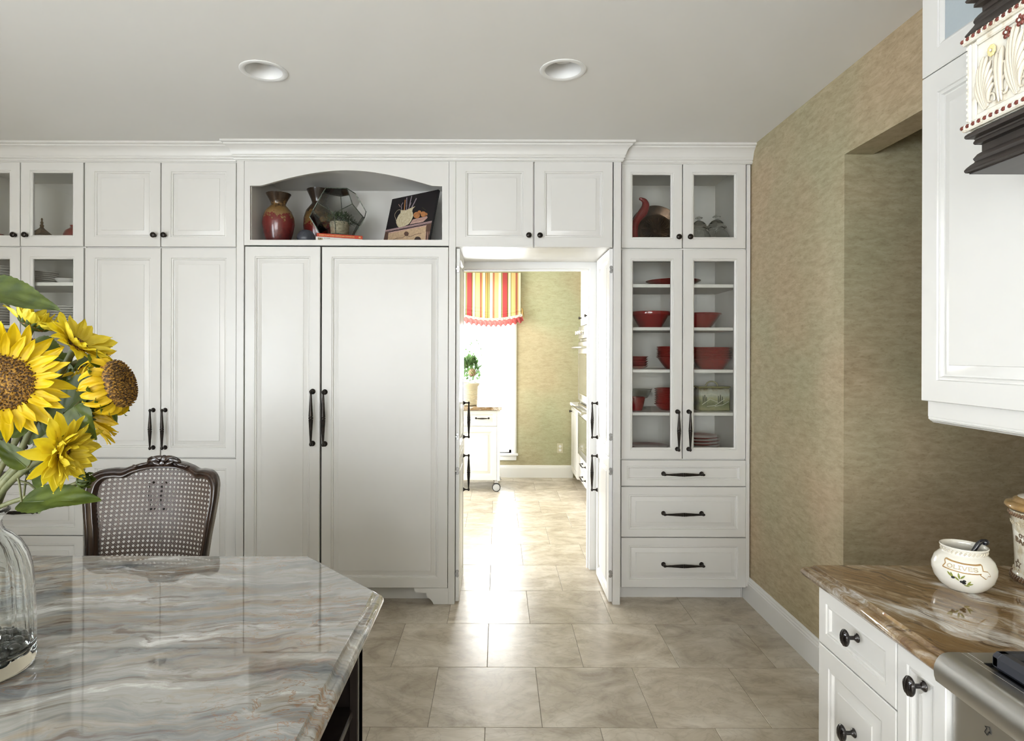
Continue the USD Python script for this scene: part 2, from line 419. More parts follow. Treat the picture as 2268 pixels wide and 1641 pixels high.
dark_wood = wood('dark_stained_wood', (.010, .0055, .004), (.034, .016, .009), rough=.24, coat_weight=.5, coat_roughness=.12)
hood_wood = wood('hood_dark_wood', (.016, .012, .010), (.030, .022, .018), scale=(40, 3, 40), rough=.38)
island_wood = wood('island_espresso_wood', (.014, .010, .009), (.024, .017, .015), rough=.3)
cane_m = mottled('dark_cane', [(.35, (.035, .020, .014)), (.65, (.085, .052, .036))], nscale=160, rough=.45)
red_glaze = mottled('red_glaze', [(.3, (.16, .006, .008)), (.7, (.23, .010, .012))], nscale=9, rough=.12, coat_weight=.5, coat_roughness=.05)
white_china = plain('white_china', (.74, .73, .70), .15)
cream_glaze = plain('cream_glaze', (.74, .71, .63), .12, coat_weight=.5, coat_roughness=.05)
leaf_g = M('sunflower_leaf', {'g': ('geometry', {}), 'n': ('noise_texture', {'scale': 35, 'detail': 4}), 'r': ('rgb_ramp', {'ramp': [(.35, (.026, .046, .006)), (.65, (.075, .105, .012))]}), 'b': ('bump', {'strength': .35, 'distance': .003}), 'p': ('principled_bsdf', {'roughness': .5}), 't': ('translucent_bsdf', {'color': (.16, .22, .015)}), 'x': ('mix_closure', {'fac': .22})},
           [('g.position', 'n.vector'), ('n.fac', 'r.fac'), ('r.color', 'p.base_color'), ('n.fac', 'b.height'), ('b.normal', 'p.normal'), ('p.BSDF', 'x.closure1'), ('t.BSDF', 'x.closure2')], surface='x.closure')


def petal_mat(name, a, b):
    return M(name, {'g': ('geometry', {}), 'o': ('object_info', {}), 'n': ('noise_texture', {'scale': 40, 'detail': 3}), 'r': ('rgb_ramp', {'ramp': [(.3, a), (.7, b)]}), 'p': ('principled_bsdf', {'roughness': .5}), 't': ('translucent_bsdf', {'color': (.76, .58, .010)}), 'x': ('mix_closure', {'fac': .32})},
             [('g.position', 'n.vector'), ('n.fac', 'r.fac'), ('r.color', 'p.base_color'), ('p.BSDF', 'x.closure1'), ('t.BSDF', 'x.closure2')], surface='x.closure')


petal_y = petal_mat('petal_yellow', (.66, .455, .003), (.78, .58, .006))
petal_l = petal_mat('petal_lemon', (.68, .53, .02), (.78, .66, .06))
petal_o = petal_mat('petal_golden', (.60, .37, .003), (.72, .48, .005))
stem_m = mottled('stem_green', [(.3, (.075, .085, .030)), (.7, (.15, .15, .065))], nscale=60, rough=.6)
disc_m = mottled('sunflower_disc', [(.40, (.030, .014, .003)), (.50, (.13, .060, .008)), (.62, (.36, .19, .02))], nscale=260, detail=2, rough=.7)


# ------------------------------------------------------------------ the room
HC = 2.728                       # ceiling height
XW = 1.515                       # kitchen's right wall
YF, YR = 3.553, 3.593            # faces of the centre unit and of the towers beside it
YB = 4.13                        # wall behind the cabinets
YFAR = 7.18                      # far wall of the room beyond


def wall_hole(x0, x1, z0, z1, y0, y1, hx0, hx1, hz0, hz1):
    return cat(box(x0, hx0, y0, y1, z0, z1), box(hx1, x1, y0, y1, z0, z1), box(hx0, hx1, y0, y1, hz1, z1), *([box(hx0, hx1, y0, y1, z0, hz0)] if hz0 > z0 + 1e-6 else []))


def yx(m):
    """swap x and y of a mesh"""
    v, f = cat(m); return v[:, [1, 0, 2]], f[:, ::-1]


# floor slab with single travertine tiles on it, laid in running bond
floor = thing('floor', None, None, (0, 0, 0), kind='structure')
obj('grout_bed', box(-3.5, 3.4, -3.3, 7.3, -.12, -.0012), grout_m, floor, False)
TS, GR = .457, .0022
rows = [(r, 2.388 + (r) * TS) for r in range(-12, 12)]
for r, y0 in rows:
    off = .181 if r % 2 == 0 else -.047
    k0 = math.floor((-3.4 - off) / TS)
    for k in range(k0, k0 + 16):
        xa, xb = off + k * TS, off + (k + 1) * TS
        right = XW if y0 > 2.6 or y0 < 1.3 else 3.2
        if y0 > 4.0: right = 1.5
        left = -3.4 if y0 < 4.0 else -2.6
        xa, xb = max(xa, left), min(xb, right)
        ya, yb = max(y0, -3.2), min(y0 + TS, YFAR)
        if xb - xa < .03 or yb - ya < .03: continue
        if y0 < .2 or (xb < -2.3 and y0 < 4.2): continue                                   # behind the camera and outside the frame: plain bed
        obj('tile', box(xa + GR / 2, xb - GR / 2, ya + GR / 2, yb - GR / 2, -.02, 0, .0009), tile_m, floor, False)
obj('floor_field', cat(box(-3.4, XW, -3.2, .1, -.02, 0), box(-3.4, -2.35, .1, 4.13, -.02, -.0004)), tile_m, floor, False, kind='stuff')

# ceiling with two round cut-outs for the can lights
CANS = [(-1.036, 2.647), (.281, 2.63)]
outer = Polygon([(-3.55, -3.35), (3.4, -3.35), (3.4, 7.35), (-3.55, 7.35)])
for x, y in CANS:
    from shapely.geometry import Point
    outer = outer.difference(Point(x, y).buffer(.0785, 24))
struct('ceiling', moved(extrude(outer, .25), (0, 0, HC)), ceiling_m, smooth=False)

struct('wall_back', wall_hole(-3.4, XW + .12, 0, HC, YB, YB + .12, -.300, .700, 0, 2.12), paper_far, smooth=False)
struct('wall_right', cat(box(XW, XW + .125, 2.63, YB, 0, HC), box(XW, XW + .125, 1.70, 2.63, 2.363, HC), box(XW, XW + .125, -3.2, 1.70, 0, HC)), paper, smooth=False)
struct('wall_hall', box(XW + .125, 3.3, 2.63, 2.75, 0, HC), paper, smooth=False)
struct('wall_hall_right', box(3.2, 3.32, 1.58, 2.63, 0, HC), paper, smooth=False)
struct('wall_hall_near', box(XW + .125, 3.3, 1.58, 1.70, 0, HC), paper, smooth=False)
struct('wall_left', yx(wall_hole(-3.32, YB, 0, HC, -3.52, -3.4, -2.70, 0.0, .08, 2.12)), plain_wall, smooth=False)
struct('wall_rear', wall_hole(-3.4, XW + .12, 0, HC, -3.32, -3.2, -2.45, .45, .68, 2.42), plain_wall, smooth=False)
struct('wall_far', wall_hole(-2.72, 1.62, 0, HC, YFAR, YFAR + .12, -1.03, .168, .292, 2.33), paper_far, smooth=False)
struct('wall_far_right', box(1.5, 1.62, YB + .12, YFAR, 0, HC), paper_far, smooth=False)
struct('wall_far_left', yx(wall_hole(YB + .12, YFAR, 0, HC, -2.72, -2.6, 4.55, 6.85, .66, 2.34)), paper_far, smooth=False)

# baseboards: flat board with a moulded cap
def baseboard(p0, p1, n, h=.147, t=.017):
    """runs from p0 to p1 on the floor, standing out along n"""
    p0, p1, n = np.array(p0, float), np.array(p1, float), np.array(n, float)
    prof = [(0, 0), (t, 0), (t, h - .034), (t - .003, h - .030), (t - .003, h - .022), (t - .007, h - .016), (t - .008, h - .008), (t - .012, h - .003), (t - .013, h), (0, h)]
    a = [np.array([*(p0 + n * q), z]) for q, z in prof]; b = [np.array([*(p1 + n * q), z]) for q, z in prof]
    k = len(prof)
    q = [(j, (j + 1) % k, k + (j + 1) % k, k + j) for j in range(k)]
    caps = [tuple(range(k)), tuple(range(2 * k - 1, k - 1, -1))]
    f = [(x[0], x[1], x[2]) for x in q] + [(x[0], x[2], x[3]) for x in q] + [(c[0], c[j], c[j + 1]) for c in caps for j in range(1, k - 1)]
    return np.array(a + b), np.array(f)


struct('baseboard_right', cat(baseboard((XW, 2.613), (XW, 3.70), (-1, 0)), baseboard((XW - .017, 2.63), (3.2, 2.63), (0, -1))), trim_white, smooth=20)
struct('baseboard_far', cat(baseboard((-2.6, YFAR), (.90, YFAR), (0, -1))), trim_white, smooth=20)
struct('baseboard_near', baseboard((XW, -3.2), (XW, -.1), (-1, 0)), trim_white, smooth=20)
struct('trim_1', box(2.085, 2.11, 2.55, 2.565, 2.235, 2.50, .002), trim_white, label='narrow white strip hanging in the hallway behind the header')

# far window: casing, stool, apron, sash and pane
w1 = thing('window_1', None, None, (-.43, YFAR, 0), kind='structure')
xa, xb, za, zb = -1.03, .168, .292, 2.33
def casing(x0, x1, z0, z1): return cat(box(x0, x1, YFAR - .018, YFAR, z0, z1, .003), box(x0 + .012, x1 - .012, YFAR - .024, YFAR - .018, z0, z1, .002))
obj('casing', cat(casing(xb - .005, xb + .055, za, zb + .05), casing(xa - .055, xa + .005, za, zb + .05), box(xa - .055, xb + .055, YFAR - .024, YFAR, zb, zb + .06, .003)), trim_white, w1)
obj('sill', cat(box(xa - .075, xb + .075, YFAR - .055, YFAR + .06, za - .028, za, .006), box(xa - .055, xb + .055, YFAR - .03, YFAR, za - .085, za - .028, .006)), trim_white, w1)
obj('sash', cat(box(xa, xa + .03, YFAR + .05, YFAR + .09, za, zb), box(xb - .03, xb, YFAR + .05, YFAR + .09, za, zb), box(xa, xb, YFAR + .05, YFAR + .09, za, za + .03), box(xa, xb, YFAR + .05, YFAR + .09, zb - .04, zb)), trim_white, w1)
obj('pane', box(xa + .03, xb - .03, YFAR + .066, YFAR + .070, za + .03, zb - .04), pane_m, w1, False)
# windows the daylight comes through, outside the frame
for nm, fr in (('window_2', yx(cat(box(-2.7, 0, -3.5, -3.42, .08, .16), box(-2.7, 0, -3.5, -3.42, 2.05, 2.12), *[box(y, y + .05, -3.5, -3.42, .08, 2.12) for y in (-2.70, -1.83, -.95, -.05)]))),
               ('window_3', cat(box(-2.45, .45, -3.3, -3.22, .68, .73), box(-2.45, .45, -3.3, -3.22, 2.37, 2.42), *[box(x, x + .05, -3.3, -3.22, .68, 2.42) for x in (-2.45, -1.5, -.55, .40)])),
               ('window_4', yx(cat(box(4.55, 6.85, -2.70, -2.62, .66, .71), box(4.55, 6.85, -2.70, -2.62, 2.29, 2.34), *[box(y, y + .05, -2.70, -2.62, .66, 2.34) for y in (4.55, 5.67, 6.80)])))):
    struct(nm, fr, trim_white, smooth=False)

# the opening behind the cupboard doors: jambs and casing
jl, jr, jt = -.262, .632, 2.070
struct('trim_2', cat(box(jl - .05, jl, YB - .002, YB + .122, 0, jt + .06), box(jr, jr + .06, YB - .002, YB + .122, 0, jt + .06), box(jl, jr, YB - .002, YB + .122, jt, jt + .06),
                     box(jl, jr, YB + .03, YB + .06, jt - .012, jt), box(jr - .012, jr, YB + .03, YB + .06, 0, jt - .012), box(jl, jl + .012, YB + .03, YB + .06, 0, jt - .012)), trim_white, smooth=False, label='white door jamb lining the pass-through')

# crown mouldings
CROWN = [(0, -.108), (.006, -.108), (.008, -.104), (.013, -.1015), (.0145, -.096), (.012, -.092), (.012, -.089), (.018, -.086), (.0205, -.080), (.0195, -.076), (.022, -.073), (.024, -.066), (.0275, -.055), (.033, -.044), (.041, -.034), (.050, -.0275), (.056, -.024), (.057, -.0175), (.0635, -.0155), (.067, -.0135), (.070, -.012), (.070, -.0005), (0, -.0005)]


def crown(path):
    """path: list of (x, y, outward dx, outward dy) corners; profile offsets scale the outward vector."""
    k = len(CROWN)
    V = [(x + p * dx, y + p * dy, HC + z) for x, y, dx, dy in path for p, z in CROWN]
    F = []
    for s in range(len(path) - 1):
        for j in range(k - 1):
            a, b = s * k + j, (s + 1) * k + j
            F.append((a, b, b + 1, a + 1))
    V = np.array(V); m = cat((V, np.array(F)))
    caps = []
    for s, fl in ((0, False), (len(path) - 1, True)):
        poly = Polygon(CROWN)
        e = trimesh.creation.triangulate_polygon(poly, engine='earcut')
        pv, pf = np.array(e[0]), np.array(e[1])
        x, y, dx, dy = path[s]
        cv = np.stack([x + pv[:, 0] * dx, y + pv[:, 0] * dy, HC + pv[:, 1]], 1)
        caps.append((cv, pf if fl else pf[:, ::-1]))
    return cat(m, *caps)


cxl, cxr = X_(523, YF), X_(1375, YF)
struct('trim_3', crown([(-3.4, YR, 0, -1), (cxl, YR, 0, -1)]), white, smooth=35, label='white crown moulding above the left glass cabinet and tall cabinet')
struct('trim_4', crown([(cxl, 3.75, -1, 0), (cxl, YF, -1, -1), (cxr, YF, 1, -1), (cxr, 3.75, 1, 0)]), white, smooth=35, label='projecting white crown moulding above the refrigerator and pass-through')
struct('trim_5', crown([(cxr, YR, 0, -1), (XW, YR, 0, -1)]), white, smooth=35, label='white crown moulding above the right glass cabinet')

# recessed can lights
for k, (x, y) in enumerate(CANS):
    t = thing('recessed_light', ('white recessed can light with a domed lens, left of the two on the ceiling', 'white recessed can light with a domed lens, right of the two on the ceiling')[k], 'ceiling light', (x, y, HC))
    obj('trim_ring', moved(lathe([(.078, .004), (.0785, -.001), (.086, -.004), (.098, -.0045), (.102, -.002), (.102, 0)], 48), (x, y, HC)), trim_white, t, 40)
    obj('baffle', moved(lathe([(.078, .002), (.070, .035), (.060, .085), (.060, .10), (0, .10)], 40), (x, y, HC)), trim_white, t, 40)
    obj('lens', moved(lathe([(.057, .075), (.056, .062), (.050, .050), (.036, .043), (.018, .0405), (0, .040)], 32), (x, y, HC)), plain('lamp_lens' + str(k), (.62, .61, .60), .15), t, True)
    obj('lens_ring', moved(lathe([(.060, .080), (.060, .066), (.057, .064), (.056, .07), (.056, .08)], 32), (x, y, HC)), trim_white, t, 40)


# ------------------------------------------------------------------ the cabinet wall
def front_part(parent, kind, px0, px1, py0, py1, Y, style='raised', name='door', fw=.058, glass_pan=None, knob=None, pull=None, pull_scale=1.0):
    """A door or drawer front given by its corners in the photograph on plane Y; knob / pull in pixels."""
    pm = (py0 + py1) / 2; xm = (px0 + px1) / 2
    x0, x1 = X_(px0, Y, pm), X_(px1, Y, pm); z1, z0 = Z_(py0, Y, xm), Z_(py1, Y, xm)
    d = obj(name, mapped(door_mesh(x1 - x0, z1 - z0, fw=fw, style=style), *FRONT(x0, Y, z0)), white, parent, 25)
    if style == 'glass':
        i = fw + .012
        obj('glass_pane', box(x0 + i, x1 - i, Y + .011, Y + .014, z0 + i, z1 - i), pane_m, d, False)
    if knob:
        X, Z = XZ(knob[0], knob[1], Y)
        obj('knob', moved(knob_mesh(), (X, Y, Z)), bronze, d, 40)
    if pull:
        X, Z = XZ(pull[0], pull[1], Y)
        L = pull[2]
        m = pull_mesh(abs(L), pull_scale)
        obj('handle', moved(m if L > 0 else turn_h(m), (X, Y, Z)), bronze, d, 40)
    return d


def carcass(x0, x1, y0, y1, zs, t=.018):
    """Open-fronted box with decks at heights zs (bottom to top)."""
    return cat(box(x0, x0 + t, y0, y1, zs[0], zs[-1]), box(x1 - t, x1, y0, y1, zs[0], zs[-1]), box(x0 + t, x1 - t, y1 - t, y1, zs[0], zs[-1]), *[box(x0 + t, x1 - t, y0, y1 - t, z - t / 2, z + t / 2) for z in zs])


def glass_tower(name, label, px, Y, side_stile=None):
    """px: x pixels of left edge, gap (left, right), right edge; two glass doors above two glass doors above three drawers."""
    a, b, c, d = px
    x0, x1 = X_(a - 1, Y), X_(d + 1, Y)
    t = thing(name, label, 'cabinet', ((x0 + x1) / 2, Y, 0))
    k = (a - 1377) * .0030 if True else 0
    py = lambda v: v + k                                                                  # roll of the photograph
    z_top, z_mid, z_low = Z_(py(359), Y, a), Z_(py(551), Y, a), Z_(py(1019), Y, a)
    yb = 4.085
    obj('body', cat(carcass(x0, x1, Y + .0225, yb, [z_low, z_mid, z_top]), box(x0, x1, Y + .0225, yb, .093, z_low - .0095)), white_in, t, False)
    obj('frieze', box(x0, x1, Y + .001, Y + .0222, z_top + .002, HC - .1085), white, t, False)
    obj('toe_kick', box(x0, x1, Y + .075, Y + .093, 0, .0925), white, t, False)
    zs = [(629, 636.5), (724.5, 731.5), (818, 825), (913, 920)]
    for p, q in zs:
        z1, z0 = Z_(py(p), Y + .04, a), Z_(py(q), Y + .04, a)
        obj('shelf', box(x0 + .0185, x1 - .0185, Y + .038, yb - .0185, z0, z1, .001), white_in, t, False)
    front_part(t, 0, a, b, py(361.5), py(549.5), Y, 'glass', fw=.0535, knob=(b - 9, py(525.5)))
    front_part(t, 0, c, d, py(361.5), py(549.5), Y, 'glass', fw=.0535, knob=(c + 14, py(525.5)))
    front_part(t, 0, a, b, py(553), py(1016.5), Y, 'glass', fw=.0535, pull=(b - 11, py(953), .224))
    front_part(t, 0, c, d, py(553), py(1016.5), Y, 'glass', fw=.0535, pull=(c + 12, py(953), .224))
    for p, q, st, hy in ((1019.5, 1076.5, 'drawer', 1049), (1078.5, 1189.5, 'raised', 1136.5), (1191.5, 1301, 'raised', 1249.5)):
        front_part(t, 0, a - 1, d, py(p), py(q), Y, st, name='drawer', fw=.047 if st == 'raised' else .036, pull=((a + d) / 2 - 3, py(hy), -.228))
    return t, x0, x1


gc_r, gx0, gx1 = glass_tower('glass_cabinet', 'white glass-fronted cabinet of red dishes with three drawers, beside the tan wall', (1377, 1511, 1513, 1652), YR)
sx0, sx1 = gx1 + .001, XW - .0005
obj('stile', cat(box(sx0, sx1 - .006, YR, YR + .022, .094, HC - .1085, .0015), box(sx0, sx1 - .019, YR + .075, YR + .093, 0, .0935)), white, gc_r, False)
gc_l, lx0, lx1 = glass_tower('glass_cabinet', 'white glass-fronted cabinet of white plates behind the sunflowers', (-97, 43.5, 45.5, 184), YR)

# tall cabinet: three pairs of doors
x0, x1 = X_(186.5, YR), X_(523, YR) - .001
tc = thing('tall_cabinet', 'tall white cabinet of three pairs of raised-panel doors, left of the refrigerator', 'cabinet', ((x0 + x1) / 2, YR, 0))
obj('body', box(x0, x1, YR + .0225, 4.085, .093, HC - .13), white, tc, False)
obj('frieze', box(x0, x1, YR + .001, YR + .0222, Z_(357, YR, 355), HC - .1085), white, tc, False)
obj('toe_kick', box(x0, x1, YR + .075, YR + .093, 0, .0925), white, tc, False)
front_part(tc, 0, 187.5, 355, 358, 546, YR, knob=(343, 521.5))
front_part(tc, 0, 357, 522.5, 358.5, 546.5, YR, knob=(365.5, 521.5))
front_part(tc, 0, 187.5, 355, 549.5, 1012.5, YR, pull=(339.5, 949.5, .224))
front_part(tc, 0, 357, 522.5, 549.5, 1013, YR, pull=(366, 949.5, .224))
front_part(tc, 0, 187.5, 355, 1016, 1298, YR, pull=(339.5, 1098, .150))
front_part(tc, 0, 357, 522.5, 1016, 1298.5, YR, pull=(366, 1098, .150))

# arched niche above the refrigerator, with the two tall panels that frame it
zn = Z_(531, YF, 760); zlip = Z_(543.5, YF, 760)
nx0, nx1 = X_(553.5, YF), X_(979, YF)
nc = thing('niche_cabinet', 'white arched open niche above the refrigerator holding vases and a terrarium', 'cabinet', ((nx0 + nx1) / 2, YF, 0))
obj('side_panel', box(X_(523, YF), X_(539.5, YF), YF, 4.125, 0, HC - .002, .0015), white, nc, False)
obj('side_panel', box(X_(993.5, YF), X_(1008.5, YF), YF, 4.125, 0, HC - .002, .0015), white, nc, False)
px_arch = [(553.5, 531), (553.5, 411), (577, 411)]
for s in np.linspace(0, 1, 25)[1:]:
    px = 577 + 380 * s
    u = 2 * s - 1
    px_arch.append((px, 377 + 34.5 * (abs(u) ** 1.9) * (1 + .12 * (1 - u * u)) if abs(u) < 1 else 411.5))
px_arch += [(979, 412.3), (979, 531)]
hole = [XZ(a, b, YF) for a, b in px_arch]
ox0, ox1 = X_(540, YF), X_(993, YF)
face = Polygon([(ox0, zlip), (ox1, zlip), (ox1, HC - .004), (ox0, HC - .004)], [hole])
obj('arch_frame', mapped(extrude(face, .020), (0, YF + .0215, 0), (1, 0, 0), (0, 0, 1), (0, -1, 0)), white, nc, 20)
obj('niche_lining', cat(box(ox0, nx0, YF + .022, 4.06, zn, HC - .01), box(nx1, ox1, YF + .022, 4.06, zn, HC - .01), box(ox0, ox1, 4.06, 4.08, zlip, HC - .01),
                        box(ox0, ox1, YF + .022, 4.06, zlip + .004, zn), box(nx0, nx1, YF + .022, 4.06, zn + .425, zn + .445)), white, nc, False)
obj('toe_kick', box(X_(540, YF), X_(993, YF), YF + .085, YF + .10, 0, .098), white, nc, False)
foot = [(917, 1302.6), (992.3, 1302.6), (992.3, 1338.6), (960, 1338.6), (957.5, 1333), (953, 1327.5), (948, 1324.2), (944.5, 1322.5), (944.5, 1313.5), (922, 1312.6), (918.5, 1310), (917, 1306.5)]
fx = [XZ(a, b, YF) for a, b in foot]
fx = [(x, max(z, 0.0)) for x, z in fx]
mx = X_(540.5, YF) + X_(992.5, YF)
for g in (fx, [(mx - x, z) for x, z in fx]):
    obj('bracket_foot', mapped(extrude(Polygon(g), .020), (0, YF + .0215, 0), (1, 0, 0), (0, 0, 1), (0, -1, 0)), white, nc, 20)

# built-in refrigerator behind matching panels
rf = thing('refrigerator', 'built-in refrigerator behind a wide and a narrow white panel door with dark pulls', 'refrigerator', (X_(766, YF), YF, 0))
obj('body', box(X_(542, YF), X_(991, YF), YF + .024, 4.05, .10, zlip - .004), plain('fridge_gap_dark', (.03, .025, .022), .6), rf, False)
front_part(rf, 0, 541.5, 708, 546, 1301.3, YF, pull=(692.5, 924.5, .307), pull_scale=1.22)
front_part(rf, 0, 712, 992, 547, 1301.8, YF, pull=(719.5, 925.5, .307), pull_scale=1.22)

# cabinet over the pass-through, its end panel running to the floor
zs = Z_(547.5, YF, 1180)
od = thing('over_door_cabinet', 'white two-door cabinet bridging the top of the pass-through', 'cabinet', (X_(1184, YF), YF, 0))
bx0, bx1 = X_(1009, YF), X_(1357.5, YF)
obj('body', box(bx0, bx1, YF + .0225, 4.125, zs, HC - .002), white, od, False)
obj('frieze', box(bx0, bx1, YF + .001, YF + .0222, Z_(355.8, YF, 1180), HC - .1085), white, od, False)
obj('end_panel', box(X_(1358.5, YF), X_(1375, YF), YF, 4.125, 0, HC - .002, .0015), white, None, False, label='white full-height end panel between the right passage door and the red dish cabinet', category='panel')
front_part(od, 0, 1009.8, 1181, 357.3, 546.8, YF, knob=(1171, 522))
front_part(od, 0, 1184, 1357, 357.8, 547.4, YF, knob=(1195.5, 522.3))


# the two false-front doors folded back into the passage
def leaf(label, xface, east):
    W, zt = .448, zs - .006
    yn, yf = YF + .018, YF + .018 + W
    t = thing('passage_door', label, 'door', (xface, yn, 0))
    fr = EAST(xface, yn, 0) if east else WEST(xface, yf, 0)
    zc = Z_(1001, YF + .2)
    sub = lambda z0, z1: mapped(moved(door_mesh(W, z1 - z0), (0, 0, z0)), *fr)
    up = obj('panel', sub(zc + .0015, zt), white, t, 25)
    lo = obj('panel', sub(.012, zc - .0015), white, t, 25)
    ue = W - .045 if east else .045
    obj('handle', mapped(moved(pull_mesh(.224), (ue, 0, Z_(930, yf - .045))), *fr), bronze, up, 40)
    obj('handle', mapped(moved(pull_mesh(.224), (ue, 0, Z_(1046.5, yf - .045))), *fr), bronze, lo, 40)
    s = -1 if east else 1
    xe = xface + s * .0105
    obj('hinge_edge', box(xe - .0095, xe + .0095, yn - .0012, yn + .0005, .012, zt), trim_white, t, False)
    for p in (596, 967, 1043, 1270):
        z = Z_(p, yn)
        cup = mapped(extrude([(-.0065, -.014), (.0065, -.014), (.0065, .014), (-.0065, .014)], .003), (0, 0, 0), (1, 0, 0), (0, 0, 1), (0, -1, 0))
        cap = mapped(lathe([(0, .004), (.008, .004), (.0095, .002), (.0095, 0)], 16), (0, 0, 0), (1, 0, 0), (0, 0, 1), (0, -1, 0))
        hinge = cat(moved(cup, (xe, yn - .0012, z)), moved(cap, (xe, yn - .0012, z + .013)), moved(cap, (xe, yn - .0012, z - .013)), box(min(xe, xe + s * .0125), max(xe, xe + s * .0125), yn - .011, yn - .006, z - .005, z + .005, .001))
        obj('hinge', hinge, hinge_m, t, 30)
    return t


leaf('white two-panel passage door folded back on the left, below the over-door cabinet', -.228, True)
leaf('white two-panel passage door folded back on the right, beside the red dish cabinet', .6605, False)


# ------------------------------------------------------------------ stone tops with a moulded edge
EDGE = [(0, 0), (.004, 0), (.0056, -.0018), (.0072, -.0058), (.0112, -.0092), (.0158, -.0094), (.0195, -.0098), (.0245, -.0128), (.0285, -.0195), (.0288, -.027), (.0255, -.0335), (.0195, -.0385), (.012, -.0405), (0, -.0405)]


def stone_top(pts, flags, z):
    """pts: counter-clockwise outline of the flat top; flags[i]: whether edge i (pts[i] -> pts[i+1]) carries the moulded edge."""
    P = np.array(pts, float); n = len(P)
    O = []
    for i in range(n):
        out = []
        for e in ((i - 1) % n, i):
            d = P[(e + 1) % n] - P[e]; d /= np.linalg.norm(d)
            out.append((np.array([d[1], -d[0]]), 1.0 if flags[e] else 0.0))
        A = np.array([out[0][0], out[1][0]]); b = np.array([out[0][1], out[1][1]])
        O.append(np.linalg.solve(A, b))
    O = np.array(O); k = len(EDGE)
    V = np.array([[*(P[i] + p * O[i]), z + h] for p, h in EDGE for i in range(n)])
    F = [(j * n + i, (j + 1) * n + i, (j + 1) * n + (i + 1) % n, j * n + (i + 1) % n) for j in range(k - 1) for i in range(n)]
    m = cat((V, np.array(F)))
    tp = trimesh.creation.triangulate_polygon(Polygon(P), engine='earcut')
    tv, tf = np.array(tp[0]), np.array(tp[1])
    top = (np.column_stack([tv, np.full(len(tv), z)]), tf)
    bot = (np.column_stack([tv, np.full(len(tv), z + EDGE[-1][1])]), tf[:, ::-1])
    return cat(m, top, bot)


CT = .915
# ------------------------------------------------------------------ right-hand counter, base cabinet, range, upper cabinet, hood
XC, YC, YRG = .866, 1.629, 1.150
obj('countertop', stone_top([(XC, YRG), (XW - .002, YRG), (XW - .002, YC), (XC, YC)], [False, False, True, True], CT), stone_counter, None, 40,
    label='brown streaked stone countertop beside the range, with the olive jar on it', category='countertop')

XB = .862
bc = thing('base_cabinet', 'white base cabinet with drawers and a narrow pull-out, left of the range', 'cabinet', (1.19, 1.385, 0))
obj('body', cat(box(XB + .0215, XW - .02, YRG + .002, 1.611, .10, CT - .0415), box(XB + .09, XW - .02, YRG + .002, 1.60, 0, .0995)), white, bc, False)


def oval_knob(parent, Y, Z):
    head = mapped(ellipsoid((0, 0, 0), (.0155, .0085, .0205), 3), (0, 0, 0), (1, 0, 0), (0, 1, 0), (0, 0, 1))
    v, f = head
    v = v + np.stack([0 * v[:, 0], -.0012 * np.cos(v[:, 0] * 900) * (v[:, 1] < 0), 0 * v[:, 0]], 1) + np.array([0, -.030, 0])
    stem = mapped(lathe([(0, 0), (.011, 0), (.011, .002), (.008, .005), (.0048, .009), (.0048, .024), (.0075, .026)], 16), (0, 0, 0), (1, 0, 0), (0, 0, 1), (0, -1, 0))
    obj('knob', mapped(cat((v, f), stem), *WEST(XB, Y, Z)), plain('knob_bronze', (.012, .009, .008), .2, metallic=.4, coat_weight=.5) if not stage.GetPrimAtPath('/World/Looks/knob_bronze') else '/World/Looks/knob_bronze', parent, True)


for y1, y0, z0, z1, st, ky, kz in ((1.610, 1.2975, .7205, .868, 'drawer', 1.437, .810), (1.610, 1.2975, .412, .7170, 'raised', 1.449, .575), (1.610, 1.2975, .108, .4085, 'raised', 1.449, .26)):
    d = obj('drawer', mapped(door_mesh(y1 - y0, z1 - z0, fw=.034 if st == 'drawer' else .046, style=st), *WEST(XB, y1, z0)), white, bc, 25)
    oval_knob(d, ky, kz)
d = obj('pull_out', mapped(door_mesh(.140, .868 - .108, fw=.030), *WEST(XB, 1.2935, .108)), white, bc, 25)
oval_knob(d, 1.212, .8195)

# range
YR0 = .238
rg = thing('range', 'stainless steel range with a rounded front rail and dark cast iron grates', 'range', (1.19, .69, 0))
obj('body', cat(box(.872, XW - .01, YR0, YRG - .002, .09, .8615), box(.885, XW - .01, YR0, YRG - .002, .862, .9105)), steel, rg, False)
bn = [(.885, .9205), (.862, .9205), (.852, .9185), (.845, .914), (.8395, .907), (.8355, .898), (.834, .888), (.835, .876), (.838, .8665), (.8415, .8635), (.885, .8635)]
rail = extrude(Polygon(bn), YRG - YR0 - .003)
obj('front_rail', mapped(rail, (0, YRG - .0025, 0), (1, 0, 0), (0, 0, 1), (0, -1, 0)), steel, rg, 40)
obj('cooktop', cat(box(.885, .897, YR0, YRG - .003, .9105, .9205, .001), box(.897, 1.50, YRG - .042, YRG - .003, .9105, .9205, .001), box(.8975, 1.50, YR0, YRG - .0425, .9105, .9135)), steel, rg, False)
obj('burner_tray', box(.899, 1.49, YR0 + .01, YRG - .044, .9136, .9150), black, rg, False)
for k in range(3):
    ya, yb_ = YRG - .050 - k * .28, YRG - .050 - k * .28 - .275
    gx = [box(.901, .931, yb_, ya, .917, .950, .009), box(1.44, 1.465, yb_, ya, .917, .950, .008), box(.901, 1.465, ya - .026, ya, .917, .950, .008), box(.901, 1.465, yb_, yb_ + .026, .917, .950, .008)]
    for x in (1.04, 1.18, 1.32): gx.append(box(x - .007, x + .007, yb_ + .02, ya - .02, .930, .949, .003))
    gx.append(box(.91, 1.45, (ya + yb_) / 2 - .007, (ya + yb_) / 2 + .007, .930, .949, .003))
    obj('grate', cat(*gx), dark_iron, rg, 30)
